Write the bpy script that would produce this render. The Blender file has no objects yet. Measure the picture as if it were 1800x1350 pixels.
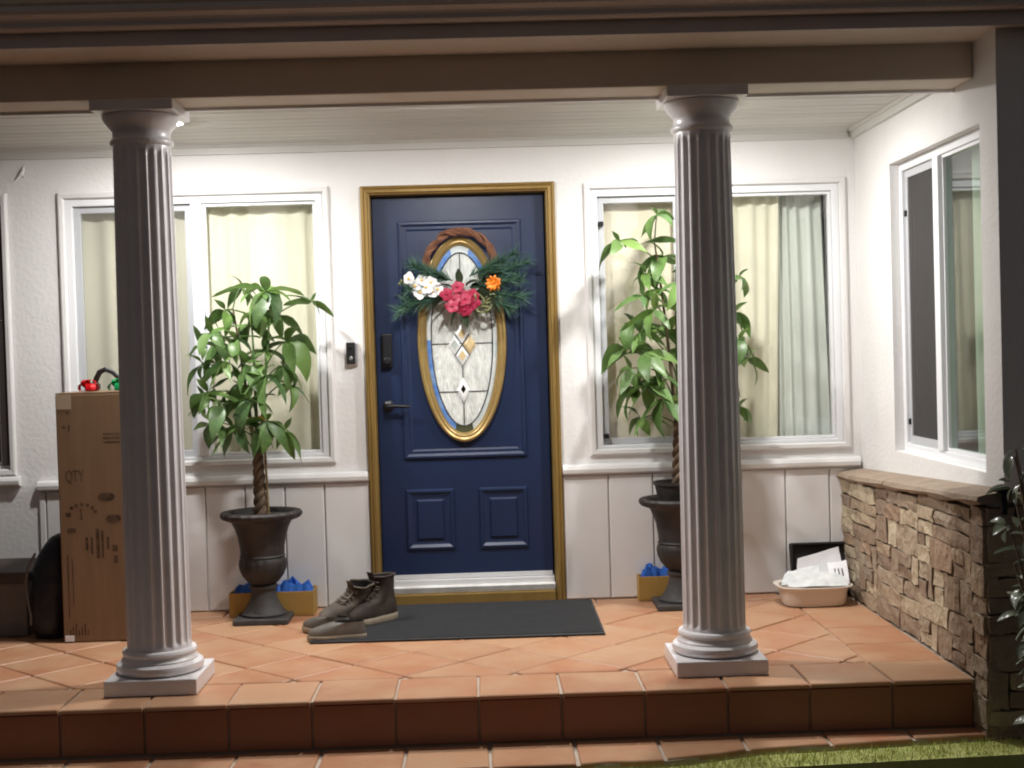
import bpy, math, random
from mathutils import Vector, Matrix
R = math.radians
sc = bpy.context.scene
col = sc.collection
rng = random.Random(7)

# ------------------------------------------------------------------ camera
def set_camera():
    yaw, pitch, roll = R(1.25), R(-1.43), R(1.66)
    f = Vector((math.sin(yaw)*math.cos(pitch), math.cos(yaw)*math.cos(pitch), math.sin(pitch)))
    r = f.cross(Vector((0, 0, 1))).normalized(); u = r.cross(f)
    cr = r*math.cos(roll) - u*math.sin(roll); cu = r*math.sin(roll) + u*math.cos(roll)
    cd = bpy.data.cameras.new('camera'); cam = bpy.data.objects.new('camera', cd); col.objects.link(cam)
    m = Matrix((cr, cu, -f)).transposed().to_4x4(); m.translation = (0, -7.19, 1.33)
    cam.matrix_world = m
    cd.lens = 48; cd.sensor_width = 36; cd.clip_start = .05; cd.clip_end = 400
    sc.camera = cam
set_camera()

# ------------------------------------------------------------------ night sky, exposure
SKY = .064
PORCH_LIGHT = 790.0
w = bpy.data.worlds.new('World'); sc.world = w; w.use_nodes = True
bg = w.node_tree.nodes['Background']
bg.inputs[0].default_value = (1.0, .92, .93, 1); bg.inputs[1].default_value = SKY
vs = sc.view_settings
vs.view_transform = 'Standard'; vs.look = 'None'; vs.exposure = .28; vs.gamma = 1
sc.cycles.use_denoising = True
sc.cycles.max_bounces = 8
sc.cycles.sample_clamp_indirect = 6
sc.cycles.filter_width = 2.0
sc.render.filter_size = 2.0

# ------------------------------------------------------------------ materials
def mat(name, color, rough=.6, metal=0, var=None, vscale=6, vamt=.5, bump=None, bscale=60, bdist=.004,
        rnd=None, stretch=None, coat=0, spec=.5, bdetail=4, pos=False, sss=0, emit=None):
    """base colour + noise variation towards `var` + per-object random towards rnd colours + noise bump"""
    m = bpy.data.materials.new(name); m.use_nodes = True
    nt = m.node_tree; N = nt.nodes; L = nt.links; b = N['Principled BSDF']
    b.inputs['Roughness'].default_value = rough; b.inputs['Metallic'].default_value = metal
    b.inputs['Coat Weight'].default_value = coat; b.inputs['Specular IOR Level'].default_value = spec
    tc = N.new('ShaderNodeTexCoord')
    src = tc.outputs['Object']
    if pos:
        g = N.new('ShaderNodeNewGeometry'); src = g.outputs['Position']
    if stretch:
        mp = N.new('ShaderNodeMapping'); mp.inputs['Scale'].default_value = stretch
        L.new(src, mp.inputs['Vector']); src = mp.outputs[0]
    c = None
    if rnd:
        oi = N.new('ShaderNodeObjectInfo'); cr = N.new('ShaderNodeValToRGB')
        el = cr.color_ramp.elements
        while len(el) < len(rnd): el.new(.5)
        for i, cc in enumerate(rnd):
            el[i].position = i/len(rnd) if name == 'ledge_stone' else i/(len(rnd)-1); el[i].color = (*cc, 1)
        if name == 'ledge_stone': cr.color_ramp.interpolation = 'CONSTANT'
        L.new(oi.outputs['Random'], cr.inputs[0]); c = cr.outputs[0]
        # offset the noise per object so that alike pieces differ
        ad = N.new('ShaderNodeVectorMath'); ad.operation = 'ADD'
        mu = N.new('ShaderNodeMath'); mu.operation = 'MULTIPLY'; mu.inputs[1].default_value = 37.
        L.new(oi.outputs['Random'], mu.inputs[0]); L.new(src, ad.inputs[0]); L.new(mu.outputs[0], ad.inputs[1]); src = ad.outputs[0]
    if var:
        n = N.new('ShaderNodeTexNoise'); n.inputs['Scale'].default_value = vscale; n.inputs['Detail'].default_value = 5
        n.inputs['Roughness'].default_value = .6
        L.new(src, n.inputs['Vector'])
        rp = N.new('ShaderNodeMapRange'); rp.inputs[1].default_value = .38; rp.inputs[2].default_value = .68
        rp.inputs[3].default_value = 0; rp.inputs[4].default_value = vamt
        L.new(n.outputs[0], rp.inputs[0])
        mx = N.new('ShaderNodeMix'); mx.data_type = 'RGBA'
        L.new(rp.outputs[0], mx.inputs[0])
        if c: L.new(c, mx.inputs[6])
        else: mx.inputs[6].default_value = (*color, 1)
        mx.inputs[7].default_value = (*var, 1); c = mx.outputs[2]
    if c: L.new(c, b.inputs['Base Color'])
    else: b.inputs['Base Color'].default_value = (*color, 1)
    if bump:
        n = N.new('ShaderNodeTexNoise'); n.inputs['Scale'].default_value = bscale; n.inputs['Detail'].default_value = bdetail
        L.new(src, n.inputs['Vector'])
        bp = N.new('ShaderNodeBump'); bp.inputs['Strength'].default_value = bump; bp.inputs['Distance'].default_value = bdist
        L.new(n.outputs[0], bp.inputs['Height']); L.new(bp.outputs[0], b.inputs['Normal'])
    if sss:
        b.inputs['Subsurface Weight'].default_value = sss; b.inputs['Subsurface Scale'].default_value = .01
    if emit:
        b.inputs['Emission Color'].default_value = (*emit[0], 1); b.inputs['Emission Strength'].default_value = emit[1]
    return m

def glass_mat(name, tint=(1, 1, 1), rough=.02, ior=1.5):
    m = bpy.data.materials.new(name); m.use_nodes = True
    nt = m.node_tree; N = nt.nodes; L = nt.links; N.remove(N['Principled BSDF'])
    t = N.new('ShaderNodeBsdfTransparent'); t.inputs[0].default_value = (*tint, 1)
    g = N.new('ShaderNodeBsdfGlossy'); g.inputs['Roughness'].default_value = rough
    fr = N.new('ShaderNodeFresnel'); fr.inputs[0].default_value = ior
    # the far face of the pane is met from inside: give it the inverse ior so that thin glass does not reflect totally
    ge = N.new('ShaderNodeNewGeometry'); io = N.new('ShaderNodeMapRange'); io.inputs[3].default_value = ior; io.inputs[4].default_value = 1/ior
    L.new(ge.outputs['Backfacing'], io.inputs[0]); L.new(io.outputs[0], fr.inputs[0])
    mu = N.new('ShaderNodeMath'); mu.operation = 'MULTIPLY'; mu.inputs[1].default_value = 1.4; mu.use_clamp = True
    L.new(fr.outputs[0], mu.inputs[0])
    mx = N.new('ShaderNodeMixShader'); L.new(mu.outputs[0], mx.inputs[0]); L.new(t.outputs[0], mx.inputs[1]); L.new(g.outputs[0], mx.inputs[2])
    L.new(mx.outputs[0], N['Material Output'].inputs[0])
    return m

def screen_mat(name, color, fac):
    m = bpy.data.materials.new(name); m.use_nodes = True
    nt = m.node_tree; N = nt.nodes; L = nt.links; N.remove(N['Principled BSDF'])
    t = N.new('ShaderNodeBsdfTransparent'); d = N.new('ShaderNodeBsdfDiffuse'); d.inputs[0].default_value = (*color, 1)
    mx = N.new('ShaderNodeMixShader'); mx.inputs[0].default_value = fac
    L.new(t.outputs[0], mx.inputs[1]); L.new(d.outputs[0], mx.inputs[2]); L.new(mx.outputs[0], N['Material Output'].inputs[0])
    return m

def fabric_mat(name, color, trans=.3):
    m = bpy.data.materials.new(name); m.use_nodes = True
    nt = m.node_tree; N = nt.nodes; L = nt.links; N.remove(N['Principled BSDF'])
    d = N.new('ShaderNodeBsdfDiffuse'); d.inputs[0].default_value = (*color, 1)
    t = N.new('ShaderNodeBsdfTranslucent'); t.inputs[0].default_value = (*color, 1)
    mx = N.new('ShaderNodeMixShader'); mx.inputs[0].default_value = trans
    L.new(d.outputs[0], mx.inputs[1]); L.new(t.outputs[0], mx.inputs[2]); L.new(mx.outputs[0], N['Material Output'].inputs[0])
    return m

M = {}
M['stucco'] = mat('stucco', (.80, .785, .77), .85, var=(.73, .715, .70), vscale=2.5, vamt=.5, bump=.38, bscale=42, bdist=.008, bdetail=8, pos=True)
M['wood_white'] = mat('painted_board', (.70, .68, .67), .5, rnd=[(.74, .725, .715), (.79, .775, .765)], var=(.66, .63, .60), vscale=5, vamt=.25, bump=.15, bscale=18, bdist=.004, pos=True)
M['trim_white'] = mat('trim_white', (.76, .75, .74), .45, var=(.62, .60, .57), vscale=7, vamt=.25, bump=.12, bscale=30)
M['vinyl'] = mat('vinyl_white', (.80, .81, .83), .35)
M['sash_grey'] = mat('sash_grey', (.50, .51, .53), .45)
M['ceiling'] = mat('ceiling_paint', (.60, .585, .55), .55, rnd=[(.58, .57, .54), (.65, .635, .60)], bump=.08, bscale=8)
M['eave'] = mat('eave_paint', (.72, .63, .53), .6, var=(.62, .53, .44), vscale=4, vamt=.4, bump=.12, bscale=40)
M['gutter'] = mat('gutter_paint', (.66, .57, .52), .4, var=(.56, .48, .43), vscale=3, vamt=.5)
M['roof'] = mat('roof_shingle', (.45, .33, .22), .9, var=(.25, .18, .12), vscale=20, bump=.4, bscale=90)
M['column'] = mat('column_paint', (.80, .775, .785), .32, var=(.66, .625, .62), vscale=7, vamt=.45, bump=.10, bscale=35, spec=.65)
M['grout'] = mat('grout', (.50, .42, .34), .9, var=(.38, .31, .25), vscale=12, bump=.4, bscale=120)
TERRA = [(.42, .185, .095), (.48, .235, .125), (.45, .20, .105), (.50, .275, .155), (.44, .22, .12), (.40, .165, .085), (.48, .215, .11)]
M['tile'] = mat('terracotta', (.5, .25, .13), .42, rnd=TERRA, var=(.52, .32, .19), vscale=4.2, vamt=.85, bump=.4, bscale=14, bdist=.005)
M['tile_shaded'] = mat('shaded_riser_terracotta', (.36, .15, .08), .45, rnd=[(.25, .095, .05), (.30, .12, .06), (.27, .105, .055)], var=(.30, .13, .08), vscale=5, vamt=.5, bump=.2, bscale=14)  # terracotta darkened: the shade on the step front is put into the colour
M['soil'] = mat('soil', (.035, .028, .022), .95, var=(.06, .05, .035), vscale=9, bump=.6, bscale=50, bdist=.02)
M['turf'] = mat('turf', (.38, .42, .12), .9, var=(.60, .58, .24), vscale=9, bump=.6, bscale=90, bdist=.01)
M['grass'] = mat('grass_blade', (.42, .46, .11), .7, rnd=None, var=(.66, .64, .24), vscale=12, vamt=.8, pos=True)
M['navy'] = mat('navy_paint', (.0080, .0185, .058), .42, var=(.0105, .024, .072), vscale=3, vamt=.5, bump=.05, bscale=50)
M['gold'] = mat('gold_paint', (.30, .19, .055), .42, metal=.35, var=(.20, .12, .035), vscale=14, vamt=.5, stretch=(1, 1, .2), bump=.2, bscale=40)
M['gold_bright'] = mat('gold_oval', (.42, .29, .11), .35, metal=.45, var=(.30, .19, .06), vscale=10, vamt=.5)
M['alu'] = mat('aluminium', (.80, .80, .81), .3, metal=.3, var=(.62, .61, .60), vscale=20, vamt=.4, stretch=(.2, 1, 1))
M['alu_white'] = mat('threshold_white', (.80, .79, .77), .3, var=(.5, .48, .44), vscale=14)
M['black'] = mat('black_metal', (.008, .008, .010), .5, spec=.3)
M['black_plastic'] = mat('black_plastic', (.012, .012, .013), .5)
M['silver'] = mat('silver', (.6, .6, .62), .3, metal=.8)
M['lead'] = mat('lead_came', (.06, .06, .062), .4, metal=.6)
M['tex_glass'] = mat('textured_glass', (.78, .80, .76), .12, var=(.36, .38, .36), vscale=16, vamt=.55, bump=1.0, bscale=45, bdist=.012, stretch=(2.4, 1, .6), spec=.8, pos=True)  # opaque whitish base stands in for reflected and interior light in the glass
M['bevel_glass'] = mat('bevel_glass', (.55, .64, .66), .06, var=(.80, .82, .80), vscale=12, vamt=.8, spec=.9, pos=True)
M['blue_glass'] = mat('blue_film', (.08, .22, .62), .2, var=(.35, .50, .70), vscale=16, vamt=.6, pos=True)
M['dia_clear'] = mat('bevel_diamond', (.86, .88, .88), .05, spec=.9)
M['dia_amber'] = mat('amber_diamond', (.62, .48, .26), .08, spec=.9)
M['dia_grey'] = mat('grey_diamond', (.42, .46, .42), .1)
M['dia_dark'] = mat('dark_diamond', (.06, .085, .05), .06, spec=.9)
M['glass'] = glass_mat('window_glass', (.985, .99, .985))
M['glass_green'] = glass_mat('window_glass_green', (.80, .86, .82))
M['screen'] = screen_mat('insect_screen', (.35, .35, .34), .20)
M['screen_dark'] = screen_mat('dark_insect_screen', (.085, .08, .078), .80)
M['curtain'] = fabric_mat('cream_curtain', (.93, .89, .72), .12)
M['curtain_beige'] = fabric_mat('beige_curtain', (.92, .84, .66), .12)
M['curtain_green'] = fabric_mat('pale_green_curtain', (.82, .86, .79), .12)
M['sheer'] = screen_mat('sheer_curtain', (.70, .76, .72), .62)
M['room'] = mat('room_wall', (.16, .16, .14), .9)
M['urn'] = mat('urn_iron', (.022, .018, .017), .6, var=(.042, .034, .03), vscale=14, vamt=.7, bump=.3, bscale=50)
M['urn_foot'] = mat('urn_foot', (.04, .037, .037), .65, var=(.07, .064, .06), vscale=12, vamt=.7, bump=.25, bscale=50)
M['bark'] = mat('bark', (.16, .105, .065), .8, var=(.085, .055, .035), vscale=30, vamt=.8, stretch=(1, 1, .35), bump=.6, bscale=60)
M['stem'] = mat('green_stem', (.08, .15, .035), .5)
M['bamboo'] = mat('bamboo', (.24, .16, .07), .5)
def leaf_mat(name, ramp, var, rough, trans):
    m = mat(name, (.1, .2, .05), rough, rnd=ramp, var=var, vscale=9, vamt=.45, spec=.5)
    b = m.node_tree.nodes['Principled BSDF']
    nt = m.node_tree; t = nt.nodes.new('ShaderNodeBsdfTranslucent')
    mx = nt.nodes.new('ShaderNodeMixShader'); mx.inputs[0].default_value = trans
    src = b.inputs['Base Color'].links[0].from_socket
    nt.links.new(src, t.inputs[0]); nt.links.new(b.outputs[0], mx.inputs[1]); nt.links.new(t.outputs[0], mx.inputs[2])
    nt.links.new(mx.outputs[0], nt.nodes['Material Output'].inputs[0])
    return m
M['leaf'] = leaf_mat('money_tree_leaf', [(.045, .10, .03), (.13, .24, .05), (.07, .155, .04), (.20, .32, .08), (.055, .125, .05), (.15, .27, .06), (.10, .19, .07)], (.20, .29, .10), .40, .3)
M['leaf_shrub'] = leaf_mat('shrub_leaf', [(.10, .125, .08), (.19, .215, .15), (.14, .165, .115)], (.25, .27, .20), .25, .3)
M['cardboard'] = mat('cardboard', (.235, .140, .075), .8, var=(.175, .10, .052), vscale=3, vamt=.6, stretch=(6, 1, .6), bump=.1, bscale=30)  # vertical streaks paint in the corrugation shading of grazing light
M['mustard'] = mat('mustard_card', (.42, .25, .06), .7, var=(.33, .19, .045), vscale=6, vamt=.5)
M['ink'] = mat('faded_ink', (.045, .025, .014), .8, var=(.17, .095, .048), vscale=25, vamt=.9)
M['tape'] = mat('packing_tape', (.46, .36, .25), .25)
M['blue_tissue'] = mat('blue_tissue', (.012, .10, .45), .6, var=(.03, .18, .60), vscale=14)
M['red_foil'] = mat('red_foil', (.55, .008, .012), .18, metal=.4)
M['green_foil'] = mat('green_foil', (.01, .30, .09), .18, metal=.4)
M['rubber'] = mat('rubber_mat', (.030, .031, .034), .7, var=(.05, .05, .052), vscale=16, vamt=.5, bump=.3, bscale=160)
M['boot'] = mat('boot_leather', (.030, .018, .013), .75, var=(.085, .06, .045), vscale=9, vamt=.7, bump=.4, bscale=45)
M['boot_dusty'] = mat('dusty_boot_leather', (.065, .047, .036), .75, var=(.17, .14, .11), vscale=9, vamt=.8, bump=.4, bscale=45)
M['sole'] = mat('boot_sole', (.36, .30, .22), .75, var=(.20, .16, .11), vscale=14)
M['clog'] = mat('clog_foam', (.10, .09, .075), .6, var=(.20, .18, .15), vscale=7, vamt=.7)
M['dark_in'] = mat('shoe_inside', (.012, .010, .009), .9)
M['lace'] = mat('lace', (.09, .065, .045), .8)
M['basin'] = mat('basin_plastic', (.76, .68, .60), .4, var=(.68, .58, .49), vscale=5, vamt=.5)
M['paper'] = mat('paper', (.86, .85, .87), .75, var=(.76, .77, .80), vscale=12, vamt=.5)
M['news'] = mat('newsprint', (.80, .81, .80), .85, var=(.50, .55, .55), vscale=22, vamt=.65)
M['bag'] = mat('dark_bag', (.008, .009, .015), .45, bump=.5, bscale=16, bdist=.02)
M['bench'] = mat('dark_bench', (.13, .115, .105), .7, var=(.08, .07, .06), vscale=8, bump=.2, bscale=30)
M['bench_lid'] = mat('dark_lid', (.05, .036, .03), .6)
M['vine'] = mat('grapevine', (.11, .042, .02), .8, var=(.24, .10, .05), vscale=30, vamt=.8)
M['pine'] = mat('pine_needle', (.03, .085, .05), .55, var=(.075, .16, .10), vscale=30, vamt=.8)
M['dark_leaf'] = mat('dark_leaf', (.018, .038, .018), .5, var=(.05, .06, .025), vscale=12)
M['olive'] = mat('olive_ribbon', (.16, .17, .07), .5)
M['orchid_white'] = mat('white_petal', (.82, .80, .80), .5, sss=.1)
M['orchid_mag'] = mat('magenta_petal', (.30, .006, .036), .5, var=(.46, .035, .10), vscale=25, vamt=.5, pos=True)
M['orange'] = mat('orange_petal', (.80, .24, .015), .5, var=(.60, .13, .01), vscale=40)
M['yellow'] = mat('yellow_tag', (.75, .45, .05), .5)
M['stone'] = mat('ledge_stone', (.3, .2, .12), .8, rnd=[(.30, .215, .145), (.42, .32, .22), (.28, .205, .15), (.60, .51, .36), (.36, .28, .20), (.48, .385, .265), (.33, .245, .175), (.53, .435, .30), (.30, .23, .17), (.37, .25, .165), (.44, .35, .25)],
                 var=(.22, .15, .10), vscale=9, vamt=.5, bump=1.0, bscale=22, bdist=.022, bdetail=9)
M['cap_stone'] = mat('cap_stone', (.30, .215, .15), .8, rnd=[(.30, .225, .165), (.36, .28, .21)], var=(.21, .145, .10), vscale=12, vamt=.6, bump=.6, bscale=40, bdist=.008)
M['mortar'] = mat('mortar', (.12, .088, .06), .95, bump=.5, bscale=60)
M['lamp'] = mat('lamp_lens', (.9, .9, .9), .5, emit=((1.0, .985, .965), PORCH_LIGHT))

# ------------------------------------------------------------------ mesh helpers
class MB:
    def __init__(s): s.v = []; s.f = []
    def add(s, vs_, fs):
        o = len(s.v); s.v += [tuple(p) for p in vs_]; s.f += [tuple(i+o for i in f) for f in fs]; return s
    def box(s, x0, x1, y0, y1, z0, z1):
        return s.add([(x0, y0, z0), (x1, y0, z0), (x1, y1, z0), (x0, y1, z0), (x0, y0, z1), (x1, y0, z1), (x1, y1, z1), (x0, y1, z1)],
                     [(0, 3, 2, 1), (4, 5, 6, 7), (0, 1, 5, 4), (1, 2, 6, 5), (2, 3, 7, 6), (3, 0, 4, 7)])
    def loft(s, rings, cap0=True, cap1=True, closed=False):
        n = len(rings[0]); vs_ = [p for r in rings for p in r]; fs = []
        k = len(rings)
        for i in range(k if closed else k-1):
            a = i*n; b = ((i+1) % k)*n
            for j in range(n): fs.append((a+j, a+(j+1) % n, b+(j+1) % n, b+j))
        if not closed:
            if cap0: fs.append(tuple(range(n-1, -1, -1)))
            if cap1: fs.append(tuple(range((k-1)*n, k*n)))
        return s.add(vs_, fs)
    def lathe(s, prof, n=32, c=(0, 0, 0)):
        return s.loft([[(c[0]+r*math.cos(2*math.pi*j/n), c[1]+r*math.sin(2*math.pi*j/n), c[2]+z) for j in range(n)] for r, z in prof])
    def tube(s, pts, rad, n=6, closed=False):
        pts = [Vector(p) for p in pts]; rings = []; K = len(pts)
        if not hasattr(rad, '__len__'): rad = [rad]*K
        up = None
        for i, p in enumerate(pts):
            if closed: t = pts[(i+1) % K]-pts[i-1]
            else: t = pts[min(i+1, K-1)]-pts[max(i-1, 0)]
            t.normalize()
            if up is None: up = Vector((0, 0, 1)) if abs(t.z) < .9 else Vector((1, 0, 0))
            a = t.cross(up).normalized(); b = a.cross(t).normalized(); up = b
            rings.append([tuple(p+(a*math.cos(2*math.pi*j/n)+b*math.sin(2*math.pi*j/n))*rad[i]) for j in range(n)])
        return s.loft(rings, closed=closed)
    def prism(s, poly, axis, a, b, chamfer=0):
        """polygon (2D) extruded from a to b along axis; chamfer shrinks the b end"""
        def P(q, t):
            return {'x': (t, q[0], q[1]), 'y': (q[0], t, q[1]), 'z': (q[0], q[1], t)}[axis]
        rings = [[P(q, a) for q in poly]]
        if chamfer:
            sg = 1 if b > a else -1
            rings.append([P(q, b-sg*chamfer) for q in poly]); rings.append([P(q, b) for q in inset(poly, chamfer)])
        else: rings.append([P(q, b) for q in poly])
        return s.loft(rings)
    def build(s, name, m, parent=None, smooth=False, loc=None, bevel=0, seg=2):
        me = bpy.data.meshes.new(name); me.from_pydata(s.v, [], s.f)
        fixn(me)
        me.materials.append(M[m] if isinstance(m, str) else m)
        if smooth:
            me.polygons.foreach_set('use_smooth', [True]*len(me.polygons)); me.set_sharp_from_angle(angle=R(40))
        return link(name, me, parent, loc, bevel, seg)

def fixn(me):
    import bmesh
    b = bmesh.new(); b.from_mesh(me); bmesh.ops.recalc_face_normals(b, faces=b.faces); b.to_mesh(me); b.free(); me.update()

def link(name, me, parent=None, loc=None, bevel=0, seg=2):
    o = bpy.data.objects.new(name, me); col.objects.link(o)
    if parent is not None:
        o.parent = parent
        if loc is None:      # vertices are in world coordinates
            p = parent; off = Vector((0, 0, 0))
            while p is not None: off += p.location; p = p.parent
            o.location = -off
    if loc is not None: o.location = loc
    if bevel:
        md = o.modifiers.new('bevel', 'BEVEL'); md.width = bevel; md.segments = seg; md.limit_method = 'ANGLE'; md.angle_limit = R(35)
    return o

def thing(name, label, cat, loc=(0, 0, 0), group=None, rz=0):
    o = bpy.data.objects.new(name, None); col.objects.link(o); o.location = loc; o.rotation_euler.z = rz; o.empty_display_size = .1
    return tag(o, label, cat, group)
def tag(o, label, cat=None, group=None, kind=None):
    if label: o['label'] = label
    if cat: o['category'] = cat
    if group: o['group'] = group
    if kind: o['kind'] = kind
    return o
def structure(o): o['kind'] = 'structure'; return o

def area(p): return .5*sum(p[i][0]*p[(i+1) % len(p)][1]-p[(i+1) % len(p)][0]*p[i][1] for i in range(len(p)))
def ccw(p): return list(p) if area(p) > 0 else list(reversed(p))
def inset(poly, d):
    ar = area(poly); sg = 1 if ar > 0 else -1; n = len(poly); out = []
    for i in range(n):
        a, b, c = Vector(poly[i-1]), Vector(poly[i]), Vector(poly[(i+1) % n])
        e1 = (b-a).normalized(); e2 = (c-b).normalized()
        n1 = Vector((-e1.y, e1.x))*sg; n2 = Vector((-e2.y, e2.x))*sg
        m = n1+n2
        den = max(.3, 1+n1.dot(n2)); q = b+m*(d/den); out.append((q.x, q.y))
    return out
def clip(poly, nx, ny, c):
    """keep nx*x+ny*y <= c"""
    out = []
    for i in range(len(poly)):
        a, b = poly[i], poly[(i+1) % len(poly)]
        da, db = nx*a[0]+ny*a[1]-c, nx*b[0]+ny*b[1]-c
        if da <= 0: out.append(a)
        if (da < 0 < db) or (db < 0 < da):
            t = da/(da-db); out.append((a[0]+(b[0]-a[0])*t, a[1]+(b[1]-a[1])*t))
    return out
def clip_rect(p, x0, x1, y0, y1):
    for nx, ny, c in ((1, 0, x1), (-1, 0, -x0), (0, 1, y1), (0, -1, -y0)):
        p = clip(p, nx, ny, c)
        if len(p) < 3: return []
    return p
def rect(x0, x1, y0, y1): return [(x0, y0), (x1, y0), (x1, y1), (x0, y1)]
def frame_ring(mb, x0, x1, z0, z1, w, y, d, prof=((0, 0), (.35, 1), (.65, 1), (1, 0)), axis='y'):
    """mitred moulding round a rectangle; profile from outer to inner edge, raised by d towards -axis"""
    rings = []
    for t, h in prof:
        k = w*t; yy = y-d*h
        c = [(x0+k, z0+k), (x1-k, z0+k), (x1-k, z1-k), (x0+k, z1-k)]
        rings.append([(a, yy, b) if axis == 'y' else (yy, a, b) for a, b in c])
    mb.loft(rings, cap0=False, cap1=False)
    return mb
def bar_frame(mb, x0, x1, z0, z1, w, ya, yb, axis='y'):
    """hollow rectangular frame of width w between depths ya and yb"""
    o = [(x0, z0), (x1, z0), (x1, z1), (x0, z1)]; i = [(x0+w, z0+w), (x1-w, z0+w), (x1-w, z1-w), (x0+w, z1-w)]
    P = (lambda q, t: (q[0], t, q[1])) if axis == 'y' else (lambda q, t: (t, q[0], q[1]))
    mb.loft([[P(q, ya) for q in o], [P(q, ya) for q in i], [P(q, yb) for q in i], [P(q, yb) for q in o]], closed=True)
    return mb

# ------------------------------------------------------------------ ground and porch floor
XL = -3.7            # how far the porch runs on to the left, past the picture
g = MB().add([(-60, -60, -.36), (60, -60, -.36), (60, 60, -.36), (-60, 60, -.36)], [(0, 1, 2, 3)])
structure(g.build('ground', 'soil'))
slab = structure(MB().box(XL, 1.99, -1.925, .1, -.34, -.010).build('porch_floor', 'grout'))

def tile(poly, z, parent, m='tile', joint=.010, h=.016, wav=.0022):
    poly = ccw(poly)
    if len(poly) < 3 or abs(area(poly)) < .0012: return
    # drop near-duplicate corners
    q = [p for i, p in enumerate(poly) if (Vector(p)-Vector(poly[i-1])).length > .012]
    if len(q) < 3: return
    q = inset(q, joint/2)
    if area(q) < .0008: return
    q = [(a+rng.uniform(-wav, wav), b+rng.uniform(-wav, wav)) for a, b in q]
    cx = sum(a for a, b in q)/len(q); cy = sum(b for a, b in q)/len(q)
    zz = z+rng.uniform(-.0016, .0016)
    mb = MB().prism([(a-cx, b-cy) for a, b in q], 'z', -h, 0, .004)
    o = mb.build('tile', m, parent, smooth=False, loc=(cx, cy, zz))
    o.rotation_euler = (rng.uniform(-.003, .003), rng.uniform(-.003, .003), 0)
    return o
T = .322
# front border row, right border row, cut back row, then diagonal field
x = -.05-T*12
k = 0
while x < 1.93:
    tile(clip_rect(rect(x, x+T, -1.955, -1.62), XL, 1.88, -9, 9), 0, slab); x += T
y = -1.62
for i, yy in enumerate((-1.62, -1.27, -.93, -.59, -.25)):
    tile(rect(1.555, 1.88, yy, min(yy+.345, -.01)), 0, slab)
x = -3.62
while x < 1.5:
    tile(clip_rect(rect(x, x+T, -.155, -.005), XL, 1.555, -9, 9), 0, slab); x += T
D = T*math.sqrt(2)/2
for i in range(-14, 10):
    for j in range(-6, 6):
        cx = .10+i*D; cy = -.9+j*D*2+(D if i % 2 else 0)
        p = [(cx+D, cy), (cx, cy+D), (cx-D, cy), (cx, cy-D)]
        p = clip_rect(p, XL, 1.555, -1.62, -.155)
        if p: tile(p, 0, slab)
# riser tiles
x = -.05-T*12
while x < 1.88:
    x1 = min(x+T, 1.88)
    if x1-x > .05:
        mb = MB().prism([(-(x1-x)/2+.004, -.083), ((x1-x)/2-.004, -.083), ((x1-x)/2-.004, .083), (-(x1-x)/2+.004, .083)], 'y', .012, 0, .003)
        o = mb.build('riser_tile', 'tile_shaded', slab, loc=((x+x1)/2, -1.940+rng.uniform(-.0015, .0015), -.104))
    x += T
# lower step with a slanting, worn front edge
front = [(1.92, -2.05), (1.18, -2.12), (.99, -2.125), (.65, -2.225), (.254, -2.25), (XL, -2.27)]
body = [(XL, -1.93), (1.92, -1.93)]+front
def scale_front(p, d): return [(a, b if b > -2 else b+d) for a, b in p]
step = structure(MB().prism(ccw(scale_front(body, .012)), 'z', -.345, -.199).build('step', 'grout'))
x = -.05-T*12+.04
while x < 1.90:
    x1 = min(x+T, 1.91)
    def fy(v):
        pts = sorted(front)
        for (a, b), (c, d) in zip(pts, pts[1:]):
            if a <= v <= c: return b+(d-b)*(v-a)/(c-a)
        return -2.05
    if x1-x > .04 and x >= XL:
        p = [(x, -1.945), (x1, -1.945)]
        for t in (1, .66, .33, 0):
            v = x+(x1-x)*t; p.append((v, fy(v)+rng.uniform(-.010, .012)))
        tile(p, -.19, step, joint=.014, h=.02)
    x += T
# turf strip in front of the right end of the step
tp = [(.32, -2.30), (.70, -2.262), (1.0, -2.165), (1.20, -2.155), (1.95, -2.085), (3.6, -2.06), (3.6, -2.22), (1.9, -2.265), (.32, -2.36)]
structure(MB().prism(ccw(tp), 'z', -.35, -.205).build('lawn', 'turf'))
gb = MB()
gp = ccw(tp)
def inside(px, py):
    c = False
    for i in range(len(gp)):
        (x0, y0), (x1, y1) = gp[i-1], gp[i]
        if (y0 > py) != (y1 > py) and px < (x1-x0)*(py-y0)/(y1-y0)+x0: c = not c
    return c
n = 0
while n < 6000:
    px, py = rng.uniform(.3, 3.2), rng.uniform(-2.46, -2.06)
    if not inside(px, py): continue
    n += 1
    h = rng.uniform(.005, .030)**1.0; a = rng.uniform(0, 6.28); ww = rng.uniform(.0012, .0026)
    lx, ly = rng.uniform(-.012, .012), rng.uniform(-.012, .012)
    gb.add([(px-ww*math.cos(a), py-ww*math.sin(a), -.207), (px+ww*math.cos(a), py+ww*math.sin(a), -.207), (px+lx, py+ly, -.207+h)], [(0, 1, 2)])
tag(gb.build('grass', 'grass'), 'short yellow green grass along the foot of the tiled step', 'grass', kind='stuff')

# ------------------------------------------------------------------ house
house = thing('house', 'white stucco house front with blue door, windows, porch ceiling and dark eave', 'house', (0, 0, 0))

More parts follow.
